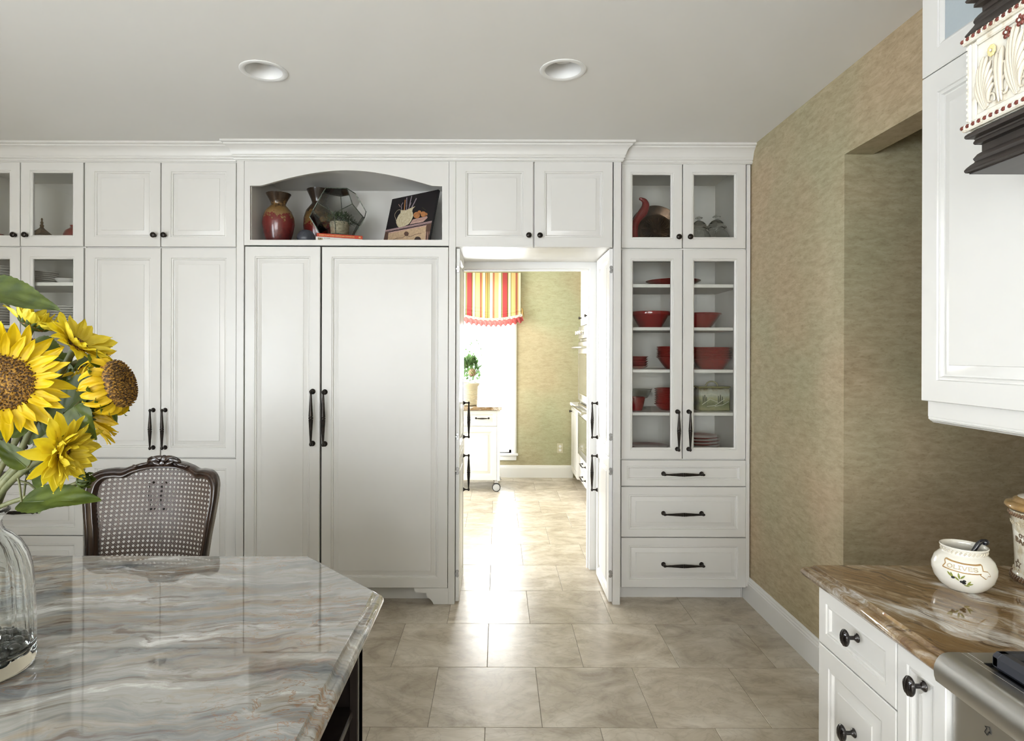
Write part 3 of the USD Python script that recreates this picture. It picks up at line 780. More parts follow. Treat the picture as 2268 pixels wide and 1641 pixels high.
for k, y in enumerate((1.062, .90, .70, .50, .33)):
    kb = cat(lathe([(0, 0), (.030, 0), (.030, .003), (.026, .006), (.0255, .010), (.021, .012), (.0205, .034), (.018, .038), (0, .039)], 28), box(-.006, .006, -.022, .022, .034, .046, .002))
    obj('knob', mapped(kb, (.8715, y, .770), (0, 0, 1), (0, 1, 0), (-1, 0, 0)), chrome, rg, 40)
# burner mark beside the knob: an outlined arrow
arrow = Polygon([(-.009, .0035), (.001, .0035), (.001, .008), (.010, 0), (.001, -.008), (.001, -.0035), (-.009, -.0035)])
arrow = arrow.difference(arrow.buffer(-.0011))
obj('burner_mark', mapped(extrude(arrow, .0006), (.8713, 1.066, .822), (0, -.45, .89), (0, .89, .45), (-1, 0, 0)), black, rg, False)
obj('oven_door', box(.848, .8715, YR0 + .01, YRG - .012, .20, .715, .004), steel, rg, False)
obj('door_handle', cat(tube([(.80, YR0 + .05, .672), (.80, YRG - .05, .672)], .013, 16), box(.80, .849, YR0 + .10, YR0 + .12, .664, .680), box(.80, .849, YRG - .12, YRG - .10, .664, .680)), steel, rg, 40)
obj('drawer', box(.850, .8715, YR0 + .01, YRG - .012, .10, .19, .004), steel, rg, False)

# wall cabinet
XU, YU1, YU0 = 1.135, 1.611, 1.196
uc = thing('wall_cabinet', 'white wall cabinet with a frosted glass door above a raised-panel door, beside the hood', 'cabinet', (1.33, 1.40, 1.31))
zseam, zd0 = 2.2255, 1.3655
obj('body', cat(box(XU + .0215, XW - .001, YU0, YU1 - .001, zd0 + .002, HC - .002)), white, uc, False)
d = obj('door', mapped(door_mesh(YU1 - YU0, zseam - .0015 - zd0, fw=.056), *WEST(XU, YU1, zd0)), white, uc, 25)
d = obj('door', mapped(door_mesh(YU1 - YU0, HC - .06 - zseam - .0015, fw=.056, style='glass'), *WEST(XU, YU1, zseam + .0015)), white, uc, 25)
obj('glass_pane', mapped(box(.0685, YU1 - YU0 - .0685, .010, .0135, .0685, HC - .06 - zseam - .0015 - .0685), *WEST(XU, YU1, zseam + .0015)), frost, d, False)
lr = [(0, .0545), (0, .0545 - .042), (.001, .0545 - .0425), (.001, .006), (.004, .0045), (.004, .003), (.010, -.0005), (.013, -.0035), (.030, -.004), (.030, .0545)]
lrm = mapped(extrude(Polygon([(a, b) for a, b in lr]), YU1 - YU0 - .004), (XU + .0185, YU1 - .001, 1.3105), (1, 0, 0), (0, 0, 1), (0, -1, 0))
obj('light_rail', lrm, white, uc, 30)

# hood: dark cornices above and below a glazed tile frieze
YH1, YH0 = 1.153, .235
hd = thing('range_hood', 'dark wood range hood with a glazed cream tile frieze of leaves and flowers', 'range hood', (1.2, .69, 1.836))


def hood_band(prof, name, m):
    """prof: (x, z) of the face, mitred round the far end"""
    V = []
    xin = .985
    for x, z in prof:
        e = (x - .8935) * .56                                          # set back from the lips
        V.append([(XW - .003, YH1 - e, z), (.8935 + e, YH1 - e, z), (.8935 + e, YH0, z), (XW - .003, YH0, z)])
    V = np.array(V); k = len(V)
    F = [(i * 4 + j, i * 4 + j + 1, (i + 1) * 4 + j + 1, (i + 1) * 4 + j) for i in range(k - 1) for j in range(3)]
    m_ = cat((V.reshape(-1, 3), np.array(F)))
    caps = [(V[0], np.array([[0, 1, 2, 3]])), (V[-1], np.array([[3, 2, 1, 0]]))]
    return obj(name, cat(m_, *caps), m, hd, 22)


low = [(.9115, 1.9135), (.9005, 1.911), (.895, 1.908), (.8935, 1.9045), (.896, 1.9015), (.902, 1.900), (.912, 1.8985), (.9145, 1.896), (.9115, 1.893), (.911, 1.890), (.914, 1.8875), (.922, 1.8865), (.9275, 1.885), (.9275, 1.872),
       (.923, 1.8705), (.9185, 1.8685), (.912, 1.8625), (.9105, 1.861), (.913, 1.857), (.9145, 1.8555), (.9125, 1.8535), (.906, 1.8505), (.898, 1.8455), (.894, 1.842), (.8935, 1.8395), (.896, 1.8365), (.901, 1.8355)]
hood_band(low, 'lower_cornice', hood_wood)
up = [(.9005, 2.0945), (.896, 2.0955), (.894, 2.0985), (.8965, 2.1015), (.904, 2.1075), (.911, 2.1135), (.9135, 2.1165), (.911, 2.1195), (.9105, 2.1225), (.9135, 2.1275), (.920, 2.1325), (.9275, 2.1365), (.9275, 2.146),
      (.918, 2.1475), (.911, 2.149), (.9115, 2.1545), (.915, 2.1570), (.906, 2.159), (.897, 2.1615), (.8945, 2.165), (.897, 2.168), (.9275, 2.172), (.9275, HC - .003)]
hood_band(up[::-1], 'upper_cornice', hood_wood)
obj('canopy_core', box(.9062, XW - .003, YH0, 1.1408, 1.9136, 2.0944), hood_wood, hd, False)
obj('underside', cat(box(.90, 1.02, YH0, YH1 - .005, 1.8335, 1.8354), box(1.40, XW - .003, YH0, YH1 - .005, 1.8335, 1.8354), box(1.02, 1.40, YH1 - .12, YH1 - .005, 1.8335, 1.8354), box(1.02, 1.40, YH0, YH0 + .1, 1.8335, 1.8354)), hood_wood, hd, False)
obj('filter', box(1.021, 1.399, YH0 + .101, YH1 - .121, 1.8345, 1.8354), black, hd, False)

crackle = mottled('frieze_cream_glaze', [(.32, (.50, .43, .32)), (.45, (.70, .66, .57)), (.7, (.76, .74, .67))], nscale=28, detail=3, rough=.13, coat_weight=.4)
rust = mottled('rust_glaze', [(.35, (.10, .022, .016)), (.65, (.20, .05, .035))], nscale=120, rough=.2)
pale_y = plain('pale_yellow_glaze', (.70, .58, .28), .2)
FR = WEST(.9000, 1.1470, 1.914)                                   # frieze plane: u towards the camera, z from its foot
fh = 2.0944 - 1.914
LF = 1.147 - YH0
fp = obj('frieze', mapped(cat(box(0, LF, 0, .006, 0, fh), box(.020, LF, -.006, 0, .014, .026, .003), box(.020, LF, -.006, 0, fh - .026, fh - .014, .003), box(0, .009, -.007, 0, .016, fh - .016, .003), box(.009, .020, -.0045, 0, .016, fh - .016, .002)), *FR), crackle, hd, 30)
for z in (.0075, fh - .0075):
    obj('border', mapped(box(-.010, LF, -.0105, .002, z - .007, z + .007, .003), *FR), crackle, fp, 30)
    b = [ellipsoid((u, -.0108, z + .0010), (.0046, .0022, .0040), 1) for u in np.arange(-.006, .30, .0135)]
    obj('bead_row', mapped(cat(*b), *FR), rust, fp, True)
    b = [tube([(u + .005, -.0104, z - .003), (u + .0068, -.0118, z + .001), (u + .0086, -.0104, z + .005)], .0013, 6) for u in np.arange(-.006, .30, .0135)]
    obj('rope_row', mapped(cat(*b), *FR), crackle, fp, True)
b = [ellipsoid((-.0008, -.003, z), (.0026, .004, .0042), 1) for z in np.arange(.022, fh - .018, .0105)]
obj('side_beads', mapped(cat(*b), *FR), crackle, fp, True)


def rib(p0, p1, p2, r=.0036):
    t = np.linspace(0, 1, 14)[:, None]
    q = (1 - t) ** 2 * np.array(p0) + 2 * t * (1 - t) * np.array(p1) + t * t * np.array(p2)
    w_ = t[:, 0]
    return tube(np.column_stack([q[:, 0], -.0015 - .0035 * np.sin(w_ * 2.6), q[:, 1]]), r * (.35 + .65 * np.sin(np.pi * np.clip(w_ * .92, 0, 1)) ** .8 + .25 * w_) * np.where(w_ > .97, .45, 1), 8)


def plume(u, z, h, m=1):
    """acanthus plume with fanned leaflets and a curled eye at its foot"""
    U = lambda du, dz: (u + m * du, z + dz * h)
    out = [rib(U(.012, 0), U(-.006, .50), U(.002, .88)), rib(U(.014, 0), U(.000, .60), U(.010, 1.0)), rib(U(.016, .02), U(.006, .62), U(.019, .98)), rib(U(.018, .03), U(.010, .55), U(.027, .86)),
           rib(U(.018, .05), U(.014, .50), U(.033, .70)), rib(U(.019, .06), U(.017, .40), U(.035, .55)), rib(U(.020, .07), U(.020, .30), U(.035, .41)), rib(U(.010, 0), U(-.010, .35), U(-.004, .62), .0028)]
    a = np.linspace(-.6, 4.9, 22); r = .0085 * (1 - a / 9)
    out.append(tube(np.stack([u + m * (.026 + r * np.cos(a)), np.full(22, -.003), z + .014 + r * 1.25 * np.sin(a)], 1), .0023, 6))
    return out


def loop(u, z, h, w_):
    a = np.linspace(-.2, 5.4, 26)
    return tube(np.stack([u + w_ * np.sin(a) * .5, np.full(26, -.003), z + h * .5 * (1 - np.cos(a))], 1), .0026, 6)


rel = []
for u0, h, m_ in ((.026, .098, 1), (.092, .122, 1), (.186, .122, -1), (.252, .098, -1)): rel += plume(u0, .028, h, m_)
for u0 in (.068, .226): rel += [rib((u0, .030), (u0 + .002, .07), (u0 - .003, .118), .0045), rib((u0 + .006, .030), (u0 + .006, .08), (u0 + .010, .125), .0045), loop(u0 + .014, .040, .030, .014), loop(u0 + .012, .070, .026, .012)]
obj('leaf_relief', mapped(cat(*rel), *FR), plain('relief_glaze', (.60, .54, .44), .16, coat_weight=.4), fp, True)
for u0, z0, m_, n_ in ((.056, .128, pale_y, 9), (.089, .143, rust, 5), (.116, .150, rust, 5), (.139, .152, pale_y, 9), (.190, .143, rust, 5)):
    pet = [ellipsoid((u0 + .0056 * math.cos(a), -.005, z0 + .0068 * math.sin(a)), (.0038, .0024, .0046), 1) for a in np.linspace(.3, 2 * np.pi + .3, n_, endpoint=False)]
    fl = obj('flower_relief', mapped(cat(*pet), *FR), m_, fp, True)
    obj('flower_eye', mapped(ellipsoid((u0, -.0072, z0), (.0022, .0018, .0025), 1), *FR), crackle, fl, True)
    obj('flower_stalk', mapped(tube([(u0, -.002, z0 - .008), (u0 - .002, -.002, z0 - .045)], .0013, 6), *FR), crackle, fp, True)


# ------------------------------------------------------------------ things on the counter
def on_lathe(m, prof, cx, cy, phi0, zc, proud=.0):
    """wrap a flat mesh (x along, y up, z out) round a lathed body: x is arc length at the surface"""
    v, f = cat(m)
    pr = np.array(prof, float)
    z = zc + v[:, 1]
    r = np.interp(z, pr[:, 1], pr[:, 0])
    ang = phi0 + v[:, 0] / np.interp(zc, pr[:, 1], pr[:, 0])
    rr = r + v[:, 2] + proud
    return np.stack([cx + rr * np.cos(ang), cy + rr * np.sin(ang), z], 1), f


jx, jz, jy = X_(2136, 1.475), CT + .0003, 1.475
jp = [(.0, .0005), (.040, 0), (.045, .002), (.060, .014), (.073, .033), (.0792, .055), (.079, .070), (.072, .090), (.062, .101), (.0565, .106), (.0545, .110), (.0545, .119), (.0585, .1225), (.0600, .1255), (.0585, .128), (.0555, .127), (.0525, .121), (.0515, .108), (.058, .095), (.070, .070), (.066, .040), (.045, .012), (0, .008)]
jp = [(a * .83, b * .83) for a, b in jp]
oj = thing('olive_jar', 'round white ceramic jar with an olives banner and a dark spoon, on the brown counter', 'jar', (jx, jy, jz))
obj('body', moved(lathe(jp, 56), (jx, jy, jz)), cream_glaze, oj, True)
face = math.atan2(-jy, -jx) + .10                                       # towards the camera
outp = [(r, z) for r, z in jp[:13]]
ws = lambda m, da, z, pr=0: moved(on_lathe(m, outp, 0, 0, face + da, z, pr), (jx, jy, jz))
tan_glaze = plain('tan_stain_glaze', (.36, .22, .09), .2)
flag = Polygon([(-.040, .0115), (-.025, .0095), (0, .008), (.025, .0085), (.036, .010), (.036, -.0065), (.025, -.008), (0, -.009), (-.025, -.007), (-.040, -.005), (-.036, .003)])
def fine(poly, h, k=.004):
    m = trimesh.Trimesh(*extrude(poly, h), process=False).subdivide_to_size(k, max_iter=8); return np.array(m.vertices), np.array(m.faces)
obj('banner_edge', ws(fine(flag.buffer(.0028), .0009), -.10, .066, -.0002), tan_glaze, oj, 40)
obj('banner', ws(fine(flag, .0014), -.10, .066, 0), cream_glaze, oj, 40)
tl = Polygon([(.034, -.002), (.047, -.004), (.052, -.013), (.046, -.012), (.042, -.019), (.032, -.011)])
obj('banner_tail', ws(cat(fine(tl, .0018)), -.10, .066, .0002), cream_glaze, oj, 40)
obj('banner_tail_edge', ws(cat(fine(tl.buffer(.0016), .0009)), -.10, .066, 0), tan_glaze, oj, 40)
tx = meshkit.text_mesh('OLIVES', .0088, .0014, True)
tv = np.array(tx.vertices); tv[:, 0] *= 1.36; tv[:, 0] -= tv[:, 0].mean(); tv[:, 1] -= .0046
tm = trimesh.Trimesh(tv, tx.faces, process=False).subdivide_to_size(.004, max_iter=8)
obj('lettering', ws((np.array(tm.vertices), np.array(tm.faces)), -.11, .0662, .0013), plain('letter_shadow_glaze', (.50, .42, .30), .25), oj, 40)
for da, z, r in ((-.42, .040, .0036), (-.16, .033, .0036), (-.08, .036, .0032), (-.09, .0305, .0036)):
    a = face + da; rr = np.interp(z, [q[1] for q in outp], [q[0] for q in outp])
    obj('olive', ellipsoid((jx + rr * math.cos(a), jy + rr * math.sin(a), jz + z), (r * 1.1, r * 1.1, r * .8), 2), black, oj, True)
olive_leaf = plain('painted_olive_leaf', (.22, .24, .05), .25)
for da, z, dx, dz in ((-.52, .046, .0045, -.005), (-.45, .045, .002, -.006), (-.24, .046, .001, -.0065), (-.13, .045, -.004, -.0045), (.06, .032, .003, .0045), (.10, .029, -.005, -.002), (.0, .0245, .005, -.001), (-.31, .039, .004, -.004)):
    t = np.linspace(-1, 1, 7)
    pts = [(dx * s, dz * s) for s in t]
    pl = Polygon([(p[0] - dz * .22 * (1 - s * s), p[1] + dx * .22 * (1 - s * s)) for p, s in zip(pts, t)] + [(p[0] + dz * .22 * (1 - s * s), p[1] - dx * .22 * (1 - s * s)) for p, s in zip(pts[::-1], t[::-1])])
    obj('painted_leaf', ws(fine(pl.buffer(.0006), .0007, .003), da, z, .0001), olive_leaf, oj, False)
sc = [moved(tube([(.0455 * math.cos(a), .0455 * math.sin(a), .0915), (.0468 * math.cos(a + .03), .0468 * math.sin(a + .03), .095), (.0460 * math.cos(a + .10), .0460 * math.sin(a + .10), .098)], .0016, 6), (jx, jy, jz)) for a in np.linspace(0, 2 * np.pi, 34, endpoint=False)]
obj('scroll_band', cat(*sc), plain('scroll_glaze', (.60, .55, .44), .2), oj, True)
sp = thing('spoon', 'glossy black ceramic spoon with a curled tip standing in the olive jar', 'spoon', (jx + .01, jy, jz + .04))
pts = .83 * np.array([(-.012, 0, .035), (.012, -.004, .090), (.030, -.006, .122), (.040, -.007, .136), (.050, -.007, .142), (.058, -.007, .139)])
tt = np.linspace(0, 1, 24); pp = np.stack([np.interp(tt, np.linspace(0, 1, 6), pts[:, k]) for k in range(3)], 1)
pp = np.stack([np.convolve(np.pad(pp[:, k], 2, 'edge'), np.ones(5) / 5, 'valid') for k in range(3)], 1)
obj('handle', moved(tube(pp, .0054, 14), (jx, jy, jz)), plain('black_glaze', (.008, .008, .012), .06, coat_weight=.6), sp, True)
obj('knob_tip', ellipsoid((jx + .048, jy - .006, jz + .1145), (.0080, .0080, .0076), 3), '/World/Looks/black_glaze', sp, True)
obj('bowl', ellipsoid((jx - .012, jy, jz + .029), (.014, .012, .010), 2), '/World/Looks/black_glaze', sp, True)
obj('olives_inside', moved(lathe([(0, .073), (.044, .073), (.044, .069), (0, .069)], 32), (jx, jy, jz)), plain('dark_brine', (.05, .045, .05), .15), oj, False)

kx, ky = X_(2331, 1.50), 1.50
kp = [(0, .0005), (.072, 0), (.0765, .004), (.0765, .018), (.0735, .022), (.0715, .034), (.072, .060), (.0735, .100), (.0765, .140), (.0795, .163), (.0815, .166), (.0825, .176), (.080, .180), (0, .180)]
cn = thing('canister', 'tall cream ceramic canister with raised lettering and a domed lid, at the right edge', 'canister', (kx, ky, CT))
obj('body', moved(lathe(kp, 56), (kx, ky, CT)), mottled('canister_cream', [(.35, (.42, .36, .25)), (.5, (.62, .58, .48)), (.7, (.66, .64, .56))], nscale=24, detail=3, rough=.14, coat_weight=.4), cn, True)
obj('lid', moved(lathe([(0, .180), (.078, .180), (.089, .184), (.0925, .190), (.090, .197), (.080, .201), (.0745, .203), (.0745, .207), (.066, .2125), (.045, .219), (.02, .222), (0, .222)], 56), (kx, ky, CT)), mottled('canister_lid_brown', [(.35, (.25, .14, .045)), (.6, (.36, .22, .08))], nscale=30, rough=.12, coat_weight=.5), cn, True)
obj('lid_dome', moved(lathe([(.0720, .2052), (.072, .2075), (.064, .2140), (.044, .2205), (.02, .2236), (0, .224)], 48), (kx, ky, CT)), cream_glaze, cn, True)
def rope(r, z, n_, tr): return cat(*[tube([(r * math.cos(a - .05), r * math.sin(a - .05), z - tr), ((r + .002) * math.cos(a), (r + .002) * math.sin(a), z), (r * math.cos(a + .05), r * math.sin(a + .05), z + tr)], tr * .62, 6) for a in np.linspace(0, 2 * np.pi, n_, endpoint=False)])
obj('rope_band', moved(rope(.0765, .011, 60, .0058), (kx, ky, CT)), wood('rope_brown_glaze', (.10, .055, .03), (.22, .13, .07)), cn, True)
obj('rope_band', moved(rope(.0815, .171, 64, .0042), (kx, ky, CT)), '/World/Looks/rope_brown_glaze', cn, True)
outk = kp[1:13]; fk = math.atan2(-ky, -kx)
wk = lambda m, da, z, pr=0: moved(on_lathe(m, outk, 0, 0, fk + da, z, pr), (kx, ky, CT))
def word(s, h, da, z, sx=1.0, slope=0.0):
    t = meshkit.text_mesh(s, h, .0016, True); v = np.array(t.vertices); v[:, 0] *= sx; v[:, 0] -= v[:, 0].mean(); v[:, 1] += slope * v[:, 0]
    t = trimesh.Trimesh(v, t.faces, process=False).subdivide_to_size(.005, max_iter=8)
    return wk((np.array(t.vertices), np.array(t.faces)), da - .17, z, .0012)
ink = plain('canister_letter_brown', (.12, .075, .04), .3)
obj('banner', wk(fine(Polygon([(-.040, .024), (.045, -.002), (.045, -.030), (-.040, .000)]), .0013, .005), -.66, .108), cream_glaze, cn, 40)
obj('lettering', word('OTENT', .0095, -.50, .1115, 1.0, -.30), ink, cn, 40)
obj('lettering', word('BACCO', .0125, -.46, .0945, 1.0, -.30), ink, cn, 40)
star = Polygon([(r * math.cos(a + .3), r * math.sin(a + .3)) for k, a in enumerate(np.linspace(0, 2 * np.pi, 10, endpoint=False)) for r in [(.0125 if k % 2 == 0 else .0058)]])
obj('star', wk(fine(star.difference(star.buffer(-.0014)), .0014, .005), -1.05, .046), ink, cn, 40)
oval = Polygon([(.034 * math.cos(a), .038 * math.sin(a)) for a in np.linspace(0, 2 * np.pi, 36, endpoint=False)])
obj('medallion', wk(fine(oval, .0008, .006), -.30, .060), mottled('medallion_green', [(.4, (.16, .20, .06)), (.6, (.34, .36, .18))], nscale=60, rough=.2), cn, 40)
obj('medallion_rim', wk(fine(oval.difference(oval.buffer(-.003)), .0022, .005), -.30, .060), cream_glaze, cn, 40)
cl = [wk(tube(np.stack([.007 * np.cos(np.linspace(0, 4.4, 10)) * np.linspace(1, .4, 10), .007 * np.sin(np.linspace(0, 4.4, 10)) * np.linspace(1, .4, 10), np.full(10, .001)], 1), .0016, 6), da, z) for z in (.028, .146) for da in np.arange(-1.5, 1.2, .26)]
obj('scroll_relief', cat(*cl), plain('scroll_glaze_2', (.50, .43, .31), .2), cn, True)


# ------------------------------------------------------------------ island
isl = [(-2.7, .25), (-.303, .25), (-.303, 1.440), (-.537, 1.686), (-2.7, 1.686)]
obj('island_countertop', stone_top(isl, [True, True, True, True, True], CT), stone_island, None, 40, label='pale veined stone island top with a clipped corner, under the vase of sunflowers', category='countertop')
ic = thing('island_cabinet', 'dark espresso island cabinet with open end shelves under the pale stone top', 'cabinet', (-1.4, 1.0, 0))
xs = -.318
obj('body', cat(box(-2.62, -.66, .33, 1.16, .09, CT - .041), box(-2.60, -.40, .36, 1.10, 0, .0895), box(-.66, -.36, 1.10, 1.39, 0, .0895)), island_wood, ic, False)
pan = Polygon([(-.62, 1.62), (-.545, 1.62), (xs, 1.420), (xs, 1.385), (-.62, 1.385)])
obj('end_panel', moved(extrude(pan, CT - .041 - .09), (0, 0, .09)), island_wood, ic, False)
obj('stile', box(xs - .02, xs, 1.372, 1.4195, .09, CT - .041, .002), island_wood, ic, False)
obj('top_rail', box(-.66, xs, .33, 1.384, CT - .075, CT - .0415), island_wood, ic, False)
obj('near_panel', box(-.66, xs, .33, .37, .09, CT - .0755), island_wood, ic, False)
for z in (.105, .395, .672):
    obj('shelf', box(-.659, xs - .012, .371, 1.384, z - .018, z, .002), island_wood, ic, False)


# ------------------------------------------------------------------ cane-backed chairs behind the island
def make_chair(label, loc, rotz, group=None):
    t = thing('cane_chair', label, 'chair', loc, rotz, group)
    L = dict(local=True)
    w, c, lean, z0 = .226, .070, math.tan(math.radians(10)), .70
    def place(x, z, y=0.0):
        x, z, y = np.asarray(x, float), np.asarray(z, float), np.asarray(y, float)
        return np.stack(np.broadcast_arrays(x, -c * (x / w) ** 2 + (z - z0) * lean + y + .20, z), -1)
    O = [(0, 1.112), (.15, 1.1135), (.30, 1.109), (.45, 1.101), (.585, 1.0915), (.68, 1.0935), (.80, 1.092), (.90, 1.084), (.97, 1.068), (1.0, 1.045), (1.0, 1.016), (.965, .949), (.925, .889), (.90, .83), (.885, .786), (.875, .735), (.86, .70), (.5, .70), (0, .70)]
    I = [(0, 1.0875), (.15, 1.0865), (.30, 1.082), (.45, 1.072), (.575, 1.0575), (.66, 1.0605), (.76, 1.059), (.825, 1.049), (.855, 1.030), (.862, 1.008), (.858, .985), (.835, .945), (.795, .889), (.765, .83), (.745, .786), (.725, .765), (.70, .750), (.5, .748), (0, .748)]
    def dense(P, k=5):
        P = np.array(P); P = P * np.array([w, 1])
        s = np.arange(len(P)); q = np.linspace(0, len(P) - 1, (len(P) - 1) * k + 1)
        from scipy.interpolate import PchipInterpolator
        out = np.stack([PchipInterpolator(s, P[:, j])(q) for j in range(2)], 1)
        return np.vstack([out, (out * np.array([-1, 1]))[-2:0:-1]])
    A, B = dense(O), dense(I)
    sec = [(0, .012), (0, -.002), (.06, -.013), (.18, -.019), (.28, -.0155), (.36, -.0155), (.44, -.0195), (.54, -.0145), (.62, -.0165), (.72, -.0125), (.84, -.015), (.95, -.007), (1, .000), (1, .012)]
    ring = np.array([place((1 - s) * A[:, 0] + s * B[:, 0], (1 - s) * A[:, 1] + s * B[:, 1], y) for s, y in sec])
    ns, n = ring.shape[:2]
    F = [(i * n + j, i * n + (j + 1) % n, ((i + 1) % ns) * n + (j + 1) % n, ((i + 1) % ns) * n + j) for i in range(ns) for j in range(n)]
    obj('back_frame', (ring.reshape(-1, 3), np.array(F)), dark_wood, t, 50, **L)
    # woven cane: pairs of upright and level strands, and both diagonals
    inner = Polygon(B).buffer(.004)
    from shapely.geometry import LineString
    p, R = .0146, []
    def strand(a, b, wd, y):
        ls = inner.intersection(LineString([a, b]))
        for s in getattr(ls, 'geoms', [ls]):
            if s.is_empty or s.length < .006: continue
            q = np.array(s.coords); m = max(2, int(s.length / .025) + 1)
            t_ = np.linspace(0, 1, m)[:, None]; c_ = q[0] * (1 - t_) + q[-1] * t_
            d = (q[-1] - q[0]) / np.linalg.norm(q[-1] - q[0]); nn = np.array([-d[1], d[0]]) * wd / 2
            l, r = c_ + nn, c_ - nn
            v = np.vstack([place(l[:, 0], l[:, 1], y), place(r[:, 0], r[:, 1], y)])
            R.append((v, np.array([(k, k + 1, m + k + 1, m + k) for k in range(m - 1)])))
    for k in range(-20, 21):
        for o in (-.0017, .0017):
            strand((k * p + o, .6), (k * p + o, 1.2), .0029, .003 + o * .2)
            zk = .93 + k * p + o
            strand((-.3, zk), (.3, zk), .0029, .0037 + o * .2)
    for k in range(-46, 47):
        strand(((k + .5) * p - .4, .93 - .4), ((k + .5) * p + .4, .93 + .4), .0023, .0022)
        strand(((k + .5) * p - .4, .93 + .4), ((k + .5) * p + .4, .93 - .4), .0023, .0043)
    obj('cane_panel', cat(*R), cane_m, t, False, **L)
    # carved crest
    cr = []
    for s in (-1, 1):
        e = ellipsoid((0, 0, 0), (.031, .011, .0125), 2)
        cr.append(moved(rotated(e, (0, 1, 0), s * 16), place(s * .030, 1.119, -.012)))
        cr.append(moved(rotated(ellipsoid((0, 0, 0), (.020, .008, .008), 2), (0, 1, 0), s * -22), place(s * .022, 1.107, -.019)))
        cr.append(moved(rotated(ellipsoid((0, 0, 0), (.024, .007, .006), 2), (0, 1, 0), s * 14), place(s * .070, 1.1025, -.017)))
        cr.append(moved(rotated(ellipsoid((0, 0, 0), (.010, .007, .0045), 1), (0, 1, 0), s * -20), place(s * .090, 1.099, -.017)))
        cr.append(moved(tube([(0, 0, 0), (s * .012, -.002, .010), (s * .026, 0, .013), (s * .04, .002, .006)], .003, 8), place(s * .012, 1.116, -.022)))
    cr.append(moved(ellipsoid((0, 0, 0), (.013, .010, .016), 2), place(0, 1.119, -.013)))
    cr.append(moved(rotated(box(-.0085, .0085, -.006, .006, -.0085, .0085, .003), (0, 1, 0), 45), place(0, 1.108, -.022)))
    obj('carved_crest', cat(*cr), dark_wood, t, True, **L)
    # seat, apron and legs
    seat = Polygon([(-.195, .16), (.195, .16), (.235, -.20), (.18, -.25), (-.18, -.25), (-.235, -.20)]).buffer(.02)
    obj('seat_rail', moved(extrude(seat, .055), (0, 0, .615)), dark_wood, t, 30, **L)
    s2 = seat.buffer(-.03)
    obj('seat_cushion', cat(moved(extrude(s2, .022), (0, 0, .6705)), moved(extrude(s2.buffer(-.012), .012), (0, 0, .6925))), plain('seat_cream_fabric' if not stage.GetPrimAtPath('/World/Looks/seat_cream_fabric') else 'seat_cream_fabric_b', (.48, .40, .28), .8), t, 40, **L)
    for s in (-1, 1):
        obj('leg', tube([(s * .200, -.205, .62), (s * .217, -.226, .54), (s * .210, -.215, .36), (s * .197, -.205, .14), (s * .199, -.215, .03), (s * .207, -.228, .0)], [.030, .029, .019, .014, .015, .017], 12), dark_wood, t, True, **L)
        obj('leg', tube([(s * .192, .135, .72), (s * .188, .175, .60), (s * .182, .20, .35), (s * .178, .245, .0)], [.021, .021, .018, .015], 12), dark_wood, t, True, **L)
    obj('stretcher', cat(tube([(-.204, -.212, .22), (.204, -.212, .22)], .011, 10), tube([(-.181, .213, .25), (.181, .213, .25)], .010, 10)), dark_wood, t, True, **L)
    return t


TH = -2.0
def chair_loc(px, Y):
    """place the chair so that its crest stands at pixel column px on depth Y"""
    x = X_(px, Y, 1010); off = .20 + (1.11 - .70) * math.tan(math.radians(10))
    a = math.radians(TH)
    return (x + off * math.sin(a) * 1, Y - off * math.cos(a), 0)


l0 = chair_loc(368, 2.077)
ch = make_chair('dark carved cane-backed counter chair directly behind the island, right of the sunflowers', l0, TH)
dup(ch, (l0[0] - .735, l0[1] + .02, 0), 'dark carved cane-backed counter chair mostly hidden behind the sunflower stems', TH)


# ------------------------------------------------------------------ the vase
VX, VY = -.932, 1.075
vz = CT + .0005


def ribbed(prof, ribs, amp, n=120):
    p = np.array(prof, float); k = len(p)
    a = np.linspace(0, 2 * np.pi, n, endpoint=False)
    z = p[:, 1]
    f = np.clip((z - .035) / .03, 0, 1) * np.clip((.245 - z) / .04, 0, 1)
    r = p[None, :, 0] * (1 + amp * f[None, :] * (np.abs(np.cos(a * ribs / 2)) ** .8)[:, None] * 1.0 - amp * .6 * f[None, :])
    v = np.stack([r * np.cos(a)[:, None], r * np.sin(a)[:, None], np.broadcast_to(z, (n, k))], -1).reshape(-1, 3)
    i, j = np.meshgrid(np.arange(n), np.arange(k - 1), indexing='ij')
    q = np.stack([i * k + j, ((i + 1) % n) * k + j, ((i + 1) % n) * k + j + 1, i * k + j + 1], -1).reshape(-1, 4)
    return cat((v, q))


vo = [(0, .002), (.078, 0), (.0835, .003), (.0855, .010), (.0862, .03), (.0858, .07), (.0848, .11), (.0828, .15), (.0795, .180), (.073, .205), (.063, .226), (.050, .241), (.0405, .249), (.0365, .256), (.0362, .268), (.0385, .276), (.0450, .282), (.0475, .2855), (.0470, .289), (.043, .2895)]
vi = [(.0375, .287), (.0335, .278), (.0320, .268), (.0325, .255), (.0365, .246), (.047, .236), (.059, .222), (.069, .202), (.0755, .178), (.079, .15), (.081, .11), (.082, .07), (.0822, .045), (.080, .034), (.070, .026), (0, .024)]
vs = obj('vase', moved(ribbed(vo + vi, 14, .045), (VX, VY, vz)), green_glass, None, True, label='ribbed clear glass vase full of sunflowers on the island, at the left edge', category='vase')
peb = []
for _ in range(150):
    r, a = .072 * math.sqrt(rng.random()), rng.random() * 6.283
    peb.append(ellipsoid((VX + r * math.cos(a), VY + r * math.sin(a), vz + .030 + rng.random() * (.030 - .012 * r / .07)), (.009 + .004 * rng.random(), .009 + .003 * rng.random(), .006 + .002 * rng.random()), 1))
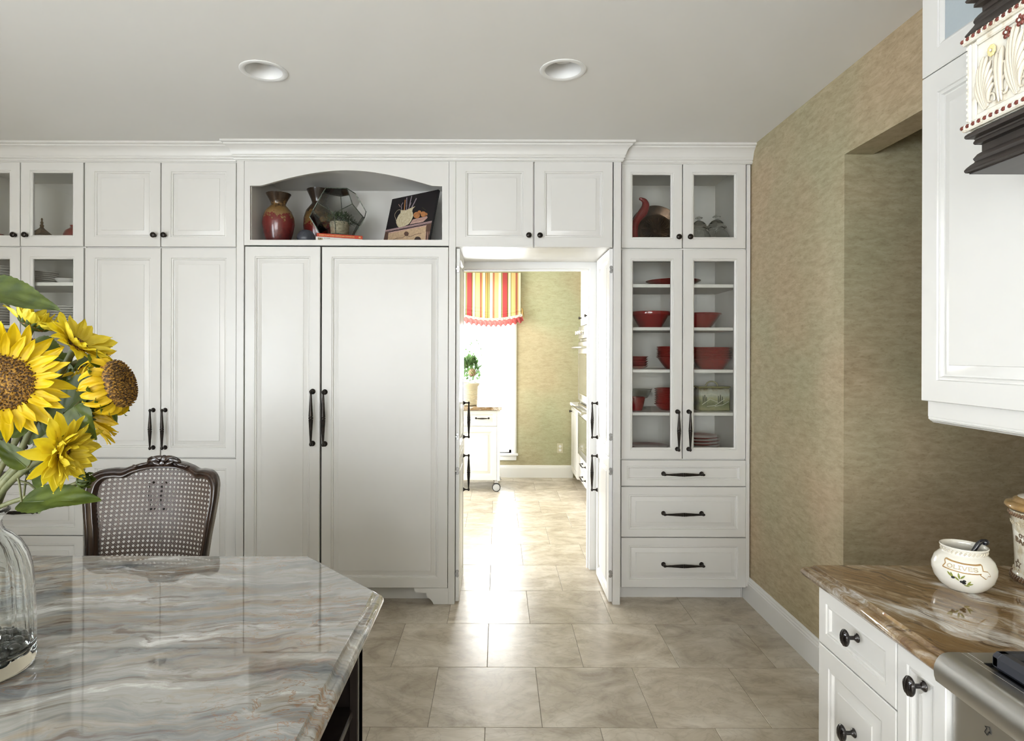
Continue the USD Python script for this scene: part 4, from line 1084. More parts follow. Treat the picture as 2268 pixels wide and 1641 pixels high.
obj('vase_pebbles', cat(*peb), plain('dark_pebble_glass', (.012, .016, .015), .08, coat_weight=.5), None, True, label='dark glossy pebbles heaped in the bottom of the vase', category='pebbles', kind='stuff')
crystals = [ellipsoid((VX + .045 * math.cos(a), VY + .045 * math.sin(a) - .01, vz + .068 + .006 * (i % 2)), (.012, .011, .009), 2) for i, a in enumerate((-2.2, -1.7, -1.2, -.7, -.2))]
obj('glass_nuggets', cat(*crystals), glass, None, True, label='clear glass nuggets lying on the dark pebbles inside the vase', category='nuggets', kind='stuff')


# ------------------------------------------------------------------ sunflowers
def frame_of(n, up=(0, 0, 1)):
    n = np.asarray(n, float); n /= np.linalg.norm(n)
    up = np.asarray(up, float)
    if abs(np.dot(n, up)) > .95: up = np.array([0, 1.0, 0])
    e = np.cross(up, n); e /= np.linalg.norm(e); g = np.cross(n, e)
    return e, g, n


def petal(L, W, pitch, bend, ripple, seed):
    r = random.Random(seed)
    ph, tw, sd, wv = r.random() * 6, r.uniform(-.5, .5), r.uniform(-.16, .16), r.uniform(.5, 1.3)
    def fn(u, v):
        s = v * 2 - 1
        prof = np.clip(np.sin(np.pi * np.clip(u, 0, 1) ** .80), 0, 1) ** .70 * (1 - .12 * u)
        edge = 1 + .10 * np.sin(u * 13 + ph + s * 1.5) * np.abs(s) ** 3
        x = u * L
        y = s * W / 2 * (prof * edge + .16 * (1 - u))
        z = -.20 * W * (1 - s * s) * np.sin(np.pi * u) + ripple * wv * np.sin(u * 7 + ph + 2 * s) * np.abs(s) * 2.2 + .05 * W * np.cos(s * 9.4) * np.sin(np.pi * u)
        t = tw * u * u
        y, z = y * np.cos(t) - z * np.sin(t), y * np.sin(t) + z * np.cos(t)
        a = math.radians(pitch) + np.radians(bend) * u
        return x * np.cos(a) - z * np.sin(a), y + sd * L * u * u, x * np.sin(a) + z * np.cos(a)
    return grid(fn, 10, 9)


def leaf_mesh(base, tip, normal, W, fold=.25, droop=.10, seed=0):
    base, tip = np.asarray(base, float), np.asarray(tip, float)
    L = np.linalg.norm(tip - base); e = (tip - base) / L
    n = np.asarray(normal, float); n = n - e * np.dot(n, e); n /= np.linalg.norm(n); g = np.cross(n, e)
    ph = random.Random(seed).random() * 6
    def fn(u, v):
        s = v * 2 - 1
        prof = np.clip(np.sin(np.pi * u ** .62), 0, 1) ** .8 * (1 - .25 * u) + .04
        ser = 1 + .05 * np.abs((u * 14) % 1 - .5) * 2 * (np.abs(s) > .9)
        y = s * W / 2 * prof * ser
        z = fold * np.abs(y) - droop * L * u * u * 1.0 + .012 * L * np.sin(u * 9 + ph) * np.abs(s) + .02 * W * np.cos(np.abs(s) * 9 - u * 16) * np.sin(np.pi * u)
        x = u * L
        P = [base[k] + x * e[k] + y * g[k] + z * n[k] for k in range(3)]
        return P[0], P[1], P[2]
    a = grid(fn, 29, 11)
    t = np.linspace(0, .9, 10)
    rib = tube(np.array([base + e * x * L - n * (droop * L * x * x) - n * .0008 for x in t]), .0016 * (1.1 - t), 6)
    return cat(a, rib)


HEADS = []


def sunflower(label, C, n, rd, rp, npet, mat, pitch, bend, layers=1, W=.30, dome=.28, stem_end=None, leaves=(), seed=1, bud=False, stem_r=.0055, disc_sink=.0, skip=None):
    C = np.asarray(C, float)
    e, g, n = frame_of(n)
    r = random.Random(seed)
    mouth = np.array([VX + r.uniform(-.018, .018), VY + r.uniform(-.018, .018), vz + .270])
    foot = np.array([VX + (VX - mouth[0]) * 1.6, VY + (VY - mouth[1]) * 1.6, vz + .066])
    t = thing('sunflower', label, 'flower', foot, group=None)
    # stem: Bezier from the back of the head into the vase
    b0 = C - n * rd * .15; b1 = C - n * max(.05, rd * 1.6) - np.array([0, 0, .02]); b2 = mouth + (b1 - mouth) * .35 + np.array([0, 0, .03])
    s = np.linspace(0, 1, 22)[:, None]
    cur = (1 - s) ** 3 * b0 + 3 * (1 - s) ** 2 * s * b1 + 3 * (1 - s) * s * s * b2 + s ** 3 * mouth
    pts = np.vstack([cur, mouth * .5 + foot * .5, foot])
    obj('stem', tube(pts, np.r_[np.linspace(stem_r * 1.25, stem_r, 4), np.full(len(pts) - 4, stem_r)], 10), stem_m, t, True)
    basis = (C, e, g, n)
    if not bud:
        pr = [(rd * q, rd * (dome * math.sqrt(max(0, 1 - q * q)) - disc_sink * math.exp(-(q / .35) ** 2))) for q in np.linspace(1, 0, 15)]
        dv, df = lathe([(rd * .98, -.25 * rd)] + pr, 60)
        nz = meshkit.noise(dv * (1 / (rd * .055)), seed) - .5
        rr = np.linalg.norm(dv[:, :2], axis=1)
        dv = dv + np.stack([0 * nz, 0 * nz, nz * .09 * rd], 1)
        flor = []
        for k in range(int(260 if rd > .03 else 90)):
            q = math.sqrt((k + .5) / (260 if rd > .03 else 90)); a = k * 2.39996
            if q < .28: continue
            h = rd * (dome * math.sqrt(max(0, 1 - q * q * .96)) - disc_sink * math.exp(-(q / .35) ** 2))
            flor.append(ellipsoid((rd * q * math.cos(a), rd * q * math.sin(a), h), (rd * .035, rd * .035, rd * .085), 0))
        obj('disc', mapped(cat((dv, df), *flor), *basis), disc_m, t, True)
    for l in range(layers):
        for k in range(npet):
            a = 2 * np.pi * (k + .5 * (l % 2)) / npet + r.uniform(-.09, .09)
            if skip and skip(math.degrees(a) % 360): continue
            Lp = (rp - rd * .85) * r.uniform(.86, 1.06) * (1 - .16 * l)
            pm = petal(Lp, Lp * W * r.uniform(.85, 1.2), pitch + 18 * l + r.uniform(-9, 9), bend + r.uniform(-16, 16), .02 * Lp, seed * 100 + k + 50 * l)
            pm = moved(pm, (rd * (.90 - .1 * l), 0, -.05 * rd + .003 * l))
            pm = rotated(pm, (0, 0, 1), math.degrees(a))
            obj('petal', mapped(pm, *basis), mat, t, True)
    sep = []
    for k in range(16 if not bud else 22):
        a = 2 * np.pi * k / (16 if not bud else 22) + r.uniform(-.1, .1)
        Ls = max(rd * .75, .016) * r.uniform(.8, 1.25)
        pm = petal(Ls, Ls * .38, (pitch - 35 if not bud else 45 + 25 * (k % 3)), 30, .02 * Ls, seed * 31 + k)
        pm = rotated(moved(pm, (rd * .72, 0, -.22 * rd)), (0, 0, 1), math.degrees(a))
        sep.append(mapped(pm, *basis))
    sep.append(mapped(lathe([(0, -.5 * rd), (.30 * rd, -.48 * rd), (.75 * rd, -.33 * rd), (.97 * rd, -.14 * rd), (.9 * rd, 0)], 24), *basis))
    obj('sepals', cat(*sep), leaf_g, t, True)
    for k, (b, tp, nn, wd, fo, dr) in enumerate(leaves):
        obj('leaf', leaf_mesh(b, tp, nn, wd, fo, dr, seed * 7 + k), leaf_g, t, 60)
        # stalk to the nearest point of the stem
        j = np.argmin(np.linalg.norm(pts - np.asarray(b), axis=1)); q = pts[j]
        m_ = (np.asarray(b) + q) / 2 + np.array([0, 0, .008])
        obj('leaf_stalk', tube([np.asarray(b), m_, q], .0018, 8), stem_m, t, True)
    return t


Q = lambda px, py, Y: P_(px, py, Y)
sunflower('largest sunflower, facing forward at the left edge with a broad brown disc', Q(3, 848, .985), (.56, -.80, .08), .048, .104, 23, petal_y, 8, 4, 2, .29, .16, leaves=[
    (Q(66, 940, 1.03), Q(-20, 965, 1.0), (.1, -.8, .7), .05, .2, .1), (Q(62, 765, 1.08), Q(150, 812, 1.10), (.1, -.9, .45), .062, .2, .15), (Q(100, 880, 1.12), Q(60, 985, 1.10), (.3, -.9, .2), .075, .2, .1)], seed=3, disc_sink=.10)
sunflower('small sunflower at the top left seen from the side with petals pointing up', Q(72, 720, 1.09), (.40, .32, 1), .019, .056, 15, petal_l, 46, -4, 2, .44, .2, leaves=[
    (Q(-62, 632, 1.05), Q(131, 684, 1.03), (-.1, -.62, .8), .070, .30, .03)], seed=11)
sunflower('golden sunflower seen edge-on just above the largest sunflower', Q(46, 750, 1.12), (.12, .10, 1), .026, .070, 20, petal_o, 3, -12, 1, .36, .12, seed=17)
sunflower('lemon yellow sunflower tilted up to the right with a small dark eye', Q(172, 762, 1.07), (.70, -.02, .70), .0185, .066, 15, petal_l, 38, -22, 2, .46, .3, seed=23, leaves=[
    (Q(150, 800, 1.10), Q(120, 862, 1.11), (.2, -.9, .3), .05, .2, .1), (Q(110, 790, 1.12), Q(150, 845, 1.13), (.3, -.9, .2), .06, .2, .1)])
sunflower('drooping golden sunflower showing its green back below the lemon one', Q(186, 806, 1.12), (.30, .50, -.80), .022, .058, 18, petal_o, 14, -8, 1, .36, .2, seed=29)
sunflower('sunflower in profile facing right with a thick brown domed disc', Q(264, 850, 1.055), (.95, .10, .26), .0425, .084, 20, petal_o, -8, -85, 1, .38, .42, seed=37, stem_r=.0065, disc_sink=.30, leaves=[
    (Q(140, 915, 1.07), Q(218, 822, 1.05), (-.45, -.85, .25), .092, .16, .05), (Q(165, 900, 1.03), Q(200, 975, 1.02), (-.3, -.9, .35), .060, .30, .2)])
sunflower('golden sunflower pointing right with swept-back petals, half behind a dark leaf', Q(204, 918, 1.09), (.82, .55, -.05), .017, .066, 18, petal_o, 50, -10, 2, .32, .3, seed=41, leaves=[
    (Q(140, 855, 1.09), Q(104, 972, 1.08), (.2, -.95, .2), .085, .2, .1)])
sunflower('shaggy double sunflower hanging lowest, lemon yellow with a long curled petal', Q(138, 1000, 1.0), (.88, -.10, -.16), .016, .070, 14, petal_l, 14, -6, 4, .42, .25, seed=53, leaves=[
    (Q(48, 1112, 1.02), Q(218, 1099, 1.0), (.05, -.55, .85), .066, .24, .06), (Q(70, 1062, 1.05), Q(130, 1030, 1.06), (0, -.9, .5), .055, .2, .1), (Q(60, 1036, 1.0), Q(-18, 970, .99), (.3, -.85, .5), .032, .3, .0),
    (Q(95, 1098, 1.06), Q(84, 1138, 1.05), (.2, -.9, .2), .022, .2, .1)])
sunflower('unopened green sunflower bud beside the chair, below the shaggy sunflower', Q(186, 1064, 1.03), (.85, -.20, .10), .014, .03, 0, petal_l, 0, 0, 0, seed=61, bud=True, stem_r=.004, leaves=[
    (Q(62, 1045, 1.08), Q(98, 1000, 1.09), (.1, -.9, .4), .052, .2, .1)])


# ------------------------------------------------------------------ dishes behind the glass doors
def bowl_prof(R, rb, H, t=.004, curve=.6, lip=0.0):
    s = np.linspace(0, 1, 9)
    out = [(rb + (R - rb) * q ** curve, H * q) for q in s]
    o = [(0, 0), (rb * .98, 0)] + out
    if lip: o += [(R + lip, H + .001), (R + lip, H + .004)]
    else: o += [(R + .001, H + .002)]
    return o + [(r - t, z + t * .4) for r, z in out[::-1]] + [(0, t)]


def dish(name, label, cat_, prof, X, Y, Z, mat=red_glaze, group=None, n=40, k=1.0, rim=None):
    m = lathe(prof, n)
    t = thing(name, label, cat_, (X, Y, Z), group=group)
    obj('body', m, mat, t, 40, local=True)
    if rim: obj('rim', lathe(rim, n), mat, t, 40, local=True)
    return t


def torus_prof(R, z, r): return [(R + r * math.cos(a), z + r * math.sin(a)) for a in np.linspace(0, 2 * math.pi, 9)]


def shelf_z(p, Y, k=0): return Z_(p + k, Y + .04, 1377 if k == 0 else -97) + .0006


def stack(name, desc, cat_, prof, px, Y, z, n, dz, mat, where, group, rim=None, jitter=.002):
    """n alike dishes nested on each other; the first is built, the others refer to it."""
    X = X_(px, Y, 800)
    words = {0: 'lowest', n - 1: 'topmost'}
    ords = ['lowest', 'second', 'third', 'fourth', 'fifth', 'sixth', 'seventh', 'eighth']
    first = None
    for i in range(n):
        lab = f'{desc}, {"topmost" if i == n - 1 else "lowest" if i == 0 else ords[i] + " up"} {where}'
        loc = (X + rng.uniform(-jitter, jitter), Y + rng.uniform(-jitter, jitter), z + i * dz)
        if first is None: first = dish(name, lab, cat_, prof, *loc, mat=mat, group=group, rim=rim)
        else: dup(first, loc, lab, group=group)


z1, z2, z3, z4 = (shelf_z(p, YR) for p in (629, 724.5, 818, 913)); z5 = Z_(1019, YR, 1377) + .0095
ZU = Z_(551, YR, 1377) + .0096
Yd = YR + .21
# top shelf of the tall doors
dish('serving_bowl', 'wide shallow red serving bowl alone on the top shelf of the red dish cabinet', 'bowl', bowl_prof(.168, .085, .036, .005, .8), X_(1490, Yd), Yd, z1)
# second shelf: two flared bowls
bw = lambda R, rb, H: bowl_prof(R, rb, H, .005, .95)
rimp = lambda R, H: [(R - .004, H - .020), (R + .002, H - .020), (R + .005, H - .016), (R + .006, H), (R + .004, H + .004), (R - .003, H + .004)]
dish('flared_bowl', 'deep red flared bowl with a banded rim behind the left door, second shelf', 'bowl', bw(.122, .066, .098), X_(1440, YR + .20), YR + .20, z2, rim=rimp(.122, .098))
dish('flared_bowl', 'deep red flared bowl with a rolled rim behind the right door, second shelf', 'bowl', bw(.122, .058, .090), X_(1552, YR + .22), YR + .22, z2, rim=torus_prof(.122, .090, .0055))
# third shelf
stack('saucer', 'small dark red saucer', 'saucer', bowl_prof(.062, .040, .018, .004, .8), 1413, YR + .19, z3, 5, .0145, red_glaze, 'of the far-left stack, third shelf', 'red saucers stacked on the third shelf')
stack('deep_bowl', 'deep red bowl', 'bowl', bowl_prof(.113, .055, .075, .005, .9), 1496, YR + .20, z3, 6, .0125, red_glaze, 'of the stack behind the left door, third shelf', 'red bowls stacked behind the left door, third shelf', rim=torus_prof(.113, .074, .004))
stack('deep_bowl', 'large red bowl', 'bowl', bowl_prof(.118, .075, .066, .005, .9), 1576, YR + .19, z3, 6, .0135, red_glaze, 'of the stack behind the right door, third shelf', 'red bowls stacked behind the right door, third shelf', rim=torus_prof(.118, .065, .004))
# fourth shelf
stack('small_bowl', 'small red bowl', 'bowl', bowl_prof(.082, .045, .040, .004, .7), 1480, YR + .20, z4, 8, .0135, red_glaze, 'of the stack on the fourth shelf', 'small red bowls stacked on the fourth shelf', rim=torus_prof(.082, .039, .0035))
dish('ramekin', 'dark red ramekin at the far left of the fourth shelf', 'ramekin', bowl_prof(.062, .045, .080, .004, .9, .003), X_(1407, YR + .18), YR + .18, z4)
gl = thing('glass_bowl', 'clear glass footed bowl behind the dark red ramekin, fourth shelf', 'bowl', (X_(1418, YR + .33), YR + .33, z4))
obj('bowl', lathe([(.008, .05), (.05, .07), (.075, .12), (.078, .125), (.074, .122), (.048, .074), (0, .056)], 36), glass, gl, 40, local=True)
obj('foot', lathe([(0, 0), (.04, 0), (.038, .006), (.010, .012), (.008, .05), (0, .05)], 28), glass, gl, 40, local=True)
# painted tin
bx = X_(1576.5, YR + .17); by = YR + .17
tb = thing('ceramic_box', 'green painted ceramic box with a loop handle and cypress landscape, fourth shelf on the right', 'box', (bx, by, z4))
hw, hh = .0965, .142
land = M('landscape_glaze', {'tc': ('texture_coordinate', {}), 'sx': ('separate_xyz', {}), 'n': ('noise_texture', {'scale': 28, 'detail': 4}), 'mr': ('math', {'math_type': 'multiply_add', 'value2': .05, 'value3': 0}), 'dz': ('math', {'math_type': 'add'}),
                             'mr2': ('map_range', {'from_min': .005, 'from_max': .165}), 'r': ('rgb_ramp', {'ramp': [(0, (.10, .10, .035)), (.2, (.26, .26, .13)), (.42, (.10, .12, .05)), (.6, (.30, .31, .17)), (.75, (.42, .43, .36)), (.9, (.34, .34, .27)), (1, (.12, .10, .05))]}), 'b': ('bump', {'strength': .8, 'distance': .006}), 'p': ('principled_bsdf', {'roughness': .12, 'coat_weight': .4})},
         [('tc.object', 'sx.vector'), ('tc.object', 'n.vector'), ('n.fac', 'mr.value1'), ('sx.z', 'dz.value1'), ('mr.value', 'dz.value2'), ('dz.value', 'mr2.value'), ('mr2.result', 'r.fac'), ('r.color', 'p.base_color'), ('n.fac', 'b.height'), ('b.normal', 'p.normal')])
obj('body', box(-hw, hw, -.055, .055, 0, hh, .007), land, tb, 30, local=True)
olive_g = plain('olive_glaze', (.20, .19, .075), .15)
obj('lid', cat(box(-hw - .003, hw + .003, -.058, .058, hh + .0005, hh + .011, .004)), olive_g, tb, 30, local=True)
a = np.linspace(0, np.pi, 15)
obj('lid_handle', tube(np.stack([.036 * np.cos(a), 0 * a, hh + .010 + .030 * np.sin(a)], 1), .005, 10), plain('pale_olive_glaze', (.40, .38, .24), .15), tb, True, local=True)
for x, h in ((-.072, .050), (-.062, .060), (-.052, .045), (.022, .052), (.034, .060), (.046, .048)):
    obj('painted_cypress', ellipsoid((x, -.0545, .045 + h / 2), (.0042, .002, h / 2), 2), plain('cypress_glaze', (.055, .065, .03), .15) if not stage.GetPrimAtPath('/World/Looks/cypress_glaze') else '/World/Looks/cypress_glaze', tb, True, local=True)
for pts in ([(-.08, .04), (-.03, .075), (.02, .055)], [(-.05, .03), (0, .035), (.06, .075)], [(.0, .03), (.05, .04), (.085, .06)], [(-.085, .10), (-.02, .108), (.01, .102)]):
    p3 = np.array([(x, -.0555, z) for x, z in pts])
    obj('painted_path', tube(p3, .0022, 6), plain('white_line_glaze', (.62, .62, .52), .1) if not stage.GetPrimAtPath('/World/Looks/white_line_glaze') else '/World/Looks/white_line_glaze', tb, True, local=True)
# bottom shelf: platters and plates
plate = lambda R: [(0, 0), (R * .55, 0), (R * .6, .003), (R * .72, .008), (R, .015), (R + .001, .018), (R * .98, .019), (R * .70, .012), (R * .58, .007), (0, .006)]
stack('dinner_plate', 'red dinner plate', 'plate', plate(.128), 1435, YR + .20, z5, 3, .0165, red_glaze, 'of the short stack, bottom shelf on the left', 'red plates stacked at the bottom left')
stack('dinner_plate', 'red dinner plate', 'plate', plate(.130), 1547, YR + .19, z5, 6, .0195, red_glaze, 'of the tall stack, bottom shelf on the right', 'red plates stacked at the bottom right')

# upper right doors: bronze charger, red swan-necked vase, two lidded jars
cx_, cy_ = X_(1446, YR + .36), YR + .36
charger = thing('charger', 'large round bronze charger with a fluted middle, leaning behind the upper left glass', 'charger', (cx_, cy_, ZU))
prof = [(0, 0), (.052, .0), (.062, .004), (.10, .010), (.112, .004), (.118, .010), (.150, .026), (.158, .030), (.163, .034), (.165, .030), (.150, .018), (.10, .004), (.06, -.004), (0, -.006)]
br = mottled('aged_bronze', [(.35, (.045, .028, .018)), (.65, (.12, .075, .045))], nscale=14, rough=.28, metallic=.8)
cm = lambda m: moved(mapped(m, (0, 0, 0), (1, 0, 0), (0, math.sin(math.radians(14)), math.cos(math.radians(14))), (0, -math.cos(math.radians(14)), math.sin(math.radians(14)))), (0, -.045, .163))
obj('dish', cm(lathe(prof, 72)), br, charger, 40, local=True)
obj('fluting', cm(cat(*[tube([(.030 * math.cos(a), .030 * math.sin(a), .004), (.062 * math.cos(a + .12), .062 * math.sin(a + .12), .0085), (.088 * math.cos(a + .2), .088 * math.sin(a + .2), .0105)], [.0012, .0034, .0045], 6) for a in np.linspace(0, 2 * np.pi, 36, endpoint=False)], ellipsoid((0, 0, .003), (.016, .016, .006), 2))), br, charger, True, local=True)
sv = thing('red_figurine', 'glossy red curved-neck ceramic standing in front of the bronze charger', 'ornament', (X_(1408, YR + .20), YR + .20, ZU))
sx_ = lambda px, py: (X_(px, YR + .20, py) - X_(1408, YR + .20), Z_(py, YR + .20, px) - ZU)
cpts = [sx_(*q) for q in ((1406, 530), (1404, 505), (1409, 488), (1420, 476), (1429, 463), (1431, 450), (1424, 441), (1414, 440))]
t_ = np.linspace(0, 7, 36)
cp = np.stack([np.interp(t_, range(8), [c[0] for c in cpts]), 0 * t_, np.maximum(np.interp(t_, range(8), [c[1] for c in cpts]), 0)], 1)
cp = np.stack([np.convolve(np.pad(cp[:, k], 3, 'edge'), np.ones(7) / 7, 'valid') for k in range(3)], 1); cp[0, 2] = 0
obj('neck', tube(cp, np.interp(t_, [0, 1, 2, 3.5, 5, 6, 7], [.024, .022, .024, .030, .022, .013, .007]), 16), red_glaze, sv, True, local=True)
obj('foot', lathe([(0, 0), (.040, 0), (.042, .006), (.030, .018), (.022, .030), (0, .03)], 28), red_glaze, sv, 40, local=True)


def lidded_jar(label, X, Y, s):
    t = thing('lidded_jar', label, 'jar', (X, Y, ZU), group=None)
    o = [(0, .004), (.055, 0), (.062, .004), (.078, .05), (.082, .085), (.078, .115), (.066, .140), (.052, .152), (.050, .160), (.055, .166)]
    i = [(.052, .166), (.047, .158), (.049, .150), (.063, .138), (.074, .114), (.078, .085), (.074, .05), (.058, .010), (0, .010)]
    k = np.array(o + i) * s
    n = 72; a = np.linspace(0, 2 * np.pi, n, endpoint=False)
    rr = k[None, :, 0] * (1 + .018 * np.cos(a * 24))[:, None]
    v = np.stack([rr * np.cos(a)[:, None], rr * np.sin(a)[:, None], np.broadcast_to(k[:, 1], rr.shape)], -1).reshape(-1, 3)
    I, J = np.meshgrid(np.arange(n), np.arange(len(k) - 1), indexing='ij'); K = len(k)
    q = np.stack([I * K + J, ((I + 1) % n) * K + J, ((I + 1) % n) * K + J + 1, I * K + J + 1], -1).reshape(-1, 4)
    obj('body', (v, q), glass, t, True, local=True)
    obj('lid', lathe(np.array([(0, .1675), (.058, .1675), (.064, .171), (.063, .178), (.056, .186), (.048, .200), (.036, .214), (.018, .224), (.009, .229), (.007, .234), (.020, .240), (.027, .246), (.020, .2515), (.008, .254), (.007, .259), (0, .261)]) * s, 40), glass, t, 40, local=True)
    return t


lidded_jar('ribbed glass jar with a domed lid, farther right of the two in the upper cabinet', X_(1586, YR + .22), YR + .22, .95)
lidded_jar('shorter ribbed glass jar with a domed lid, partly hidden by the door frame', X_(1547, YR + .16), YR + .16, .86)

# ------------------------------------------------------------------ left glass cabinet
kL = (-97 - 1377) * .0030
w1_, w2_ = shelf_z(629, YR, kL), shelf_z(724.5, YR, kL)
ZUL = Z_(551 + kL, YR, -97) + .0096
lantern = thing('lantern', 'tarnished brass lantern ornament with a pointed roof in the upper left glass cabinet', 'lantern', (X_(92, YR + .25), YR + .25, ZUL))
brass = mottled('tarnished_brass', [(.35, (.08, .045, .018)), (.65, (.24, .13, .05))], nscale=30, rough=.35, metallic=.7)
obj('base', lathe([(0, 0), (.058, 0), (.058, .010), (.052, .014), (0, .014)], 6), brass, lantern, False, local=True)
obj('posts', cat(*[tube([(.044 * math.cos(a), .044 * math.sin(a), .014), (.044 * math.cos(a), .044 * math.sin(a), .105)], .0055, 8) for a in np.radians(np.arange(0, 360, 60))]), brass, lantern, True, local=True)
obj('roof', lathe([(.050, .105), (.066, .104), (.068, .110), (.050, .124), (.030, .140), (.016, .152), (.010, .162), (0, .162)], 6), brass, lantern, False, local=True)
obj('finial', lathe([(0, .160), (.010, .163), (.012, .172), (.006, .180), (.009, .190), (.004, .200), (.006, .212), (0, .222)], 16), brass, lantern, True, local=True)
dish('round_vase', 'round dark red vase, right end of the upper left glass cabinet', 'vase', [(0, 0), (.026, 0), (.045, .030), (.064, .075), (.066, .105), (.055, .130), (.032, .146), (.026, .158), (.030, .164), (.026, .163), (.022, .156), (0, .15)], X_(166, YR + .22), YR + .22, ZUL)
dish('round_vase', 'round dark red vase half hidden at the left edge of the upper glass cabinet', 'vase', [(0, 0), (.040, 0), (.058, .030), (.062, .055), (.050, .085), (.030, .095), (.026, .100), (.030, .104), (.024, .102), (0, .095)], X_(-4, YR + .20), YR + .20, ZUL)
wp = plate(.115)
stack('white_plate', 'white china plate', 'plate', plate(.098), 88, YR + .20, w1_, 6, .0125, white_china, 'of the stack left of the white bowl', 'white plates stacked left of the white bowl')
dish('white_bowl', 'small white china bowl on the shelf above the sunflowers', 'bowl', bowl_prof(.068, .036, .036, .004, .8), X_(149, YR + .20), YR + .20, w1_, mat=white_china)
stack('white_plate', 'white china plate', 'plate', plate(.105), 156, YR + .20, w2_, 8, .0150, white_china, 'of the tall stack beside the top leaf', 'white plates stacked just right of the top leaf')
stack('white_plate', 'white china plate', 'plate', plate(.095), 78, YR + .22, w2_, 6, .0145, white_china, 'of the stack behind the top sunflower leaf', 'white plates stacked behind the top sunflower leaf')
stack('white_plate', 'white china plate', 'plate', plate(.110), -14, YR + .20, w1_, 7, .0165, white_china, 'of the left-edge stack, upper shelf', 'white plates stacked at the left edge, upper shelf')
stack('white_plate', 'white china plate', 'plate', plate(.110), -14, YR + .20, w2_, 7, .0160, white_china, 'of the left-edge stack, lower shelf', 'white plates stacked at the left edge, lower shelf')

# ------------------------------------------------------------------ things in the arched niche
ZN = zn + .0006
vase_m = M('red_brown_drip_glaze', {'tc': ('texture_coordinate', {}), 's': ('separate_xyz', {}), 'n': ('noise_texture', {'scale': 34, 'detail': 5, 'roughness': .65}), 'ma': ('math', {'math_type': 'multiply_add', 'value2': .75, 'value3': -.375}), 'ad': ('math', {'math_type': 'add'}),
                                    'r': ('rgb_ramp', {'ramp': [(0, (.055, .012, .012)), (.40, (.15, .018, .016)), (.47, (.12, .012, .010)), (.50, (.21, .125, .045)), (.64, (.18, .10, .035)), (.74, (.045, .026, .014)), (1, (.030, .020, .013))]}), 'mr': ('map_range', {'from_min': 0, 'from_max': .34}), 'b': ('bump', {'strength': .25, 'distance': .003}), 'p': ('principled_bsdf', {'roughness': .22, 'coat_weight': .3})},
           [('tc.object', 's.vector'), ('tc.object', 'n.vector'), ('n.fac', 'ma.value1'), ('s.z', 'mr.value'), ('mr.result', 'ad.value1'), ('ma.value', 'ad.value2'), ('ad.value', 'r.fac'), ('r.color', 'p.base_color'), ('n.fac', 'b.height'), ('b.normal', 'p.normal')])
vp = np.array([(0, .002), (.062, 0), (.070, .01), (.086, .07), (.0945, .125), (.092, .165), (.078, .205), (.055, .232), (.0445, .243), (.043, .252), (.050, .270), (.062, .292), (.073, .312), (.0745, .316), (.071, .315), (.058, .290), (.040, .255), (.040, .245), (0, .24)])
t = thing('drip_vase', 'red and brown drip-glazed vase with a flared neck at the left end of the niche', 'vase', (X_(616, 3.70), 3.70, ZN))
obj('body', lathe(vp * np.array([1, .97]), 48), vase_m, t, 40, local=True)
t = thing('drip_vase', 'taller red and brown drip-glazed vase behind the glass terrarium', 'vase', (X_(706, 3.92), 3.92, ZN))
obj('body', lathe(vp * np.array([1.06, 1.235]), 48), vase_m, t, 40, local=True)
t = thing('paperweight', 'dark blue-grey domed stone paperweight left of the books', 'paperweight', (X_(677, 3.64), 3.64, ZN))
obj('dome', lathe([(0, 0), (.046, 0), (.052, .010), (.054, .026), (.050, .045), (.040, .062), (.024, .072), (0, .076)], 40), mottled('dark_slate', [(.35, (.022, .025, .035)), (.65, (.05, .055, .07))], nscale=30, rough=.4), t, 40, local=True)
# books
ba = 19.0
def book(label, cx, cy, z, w, d, h, cover, pages):
    t = thing('book', label, 'book', (cx, cy, z), ba)
    obj('cover', cat(box(-w / 2, w / 2, -d / 2, d / 2, 0, .003, .001), box(-w / 2, w / 2, -d / 2, d / 2, h - .003, h, .001), box(-w / 2, w / 2, -d / 2, -d / 2 + .004, .003, h - .003)), cover, t, False, local=True)
    obj('pages', box(-w / 2 + .003, w / 2 - .003, -d / 2 + .0045, d / 2 - .004, .0032, h - .0032), pages, t, False, local=True)
    return t
page = plain('paper_pages', (.72, .69, .60), .8)
bxm, bym = X_(747, 3.74), 3.752
b1 = book('white-spined cookbook lying under the red one in the niche', bxm, bym, ZN, .275, .21, .030, plain('white_cover', (.70, .69, .66), .4), page)
b2 = book('orange-red cookbook with a gold spine title lying under the terrarium', bxm + .003, bym + .002, ZN + .0304, .270, .205, .021, plain('orange_red_cover', (.52, .055, .022), .35), page)
def spine_text(t, s, h, x, z, mat, d, sx=1.0):
    m = meshkit.text_mesh(s, h, .0004, True); v = np.array(m.vertices); v[:, 0] *= sx
    obj('spine_title', mapped((v, np.array(m.faces)), (x, -d / 2 - .0002, z), (1, 0, 0), (0, 0, 1), (0, -1, 0)), mat, t, False, local=True)
gold = plain('gold_ink', (.62, .42, .16), .4); greyink = plain('grey_ink', (.22, .22, .22), .5)
spine_text(b2, "BOBBY FLAY'S BAR AMERICAIN COOKBOOK", .0072, -.122, .0068, gold, .205, .98)
spine_text(b1, 'KITCHEN', .006, -.092, .020, greyink, .21); 
obj('spine_picture', box(-.126, -.098, -.1056, -.1051, .007, .024), mottled('spine_photo', [(.4, (.10, .08, .06)), (.6, (.45, .38, .22))], nscale=160), b1, False, local=True)
obj('spine_mark', box(.112, .124, -.1030, -.1026, .006, .015), gold, b2, False, local=True)

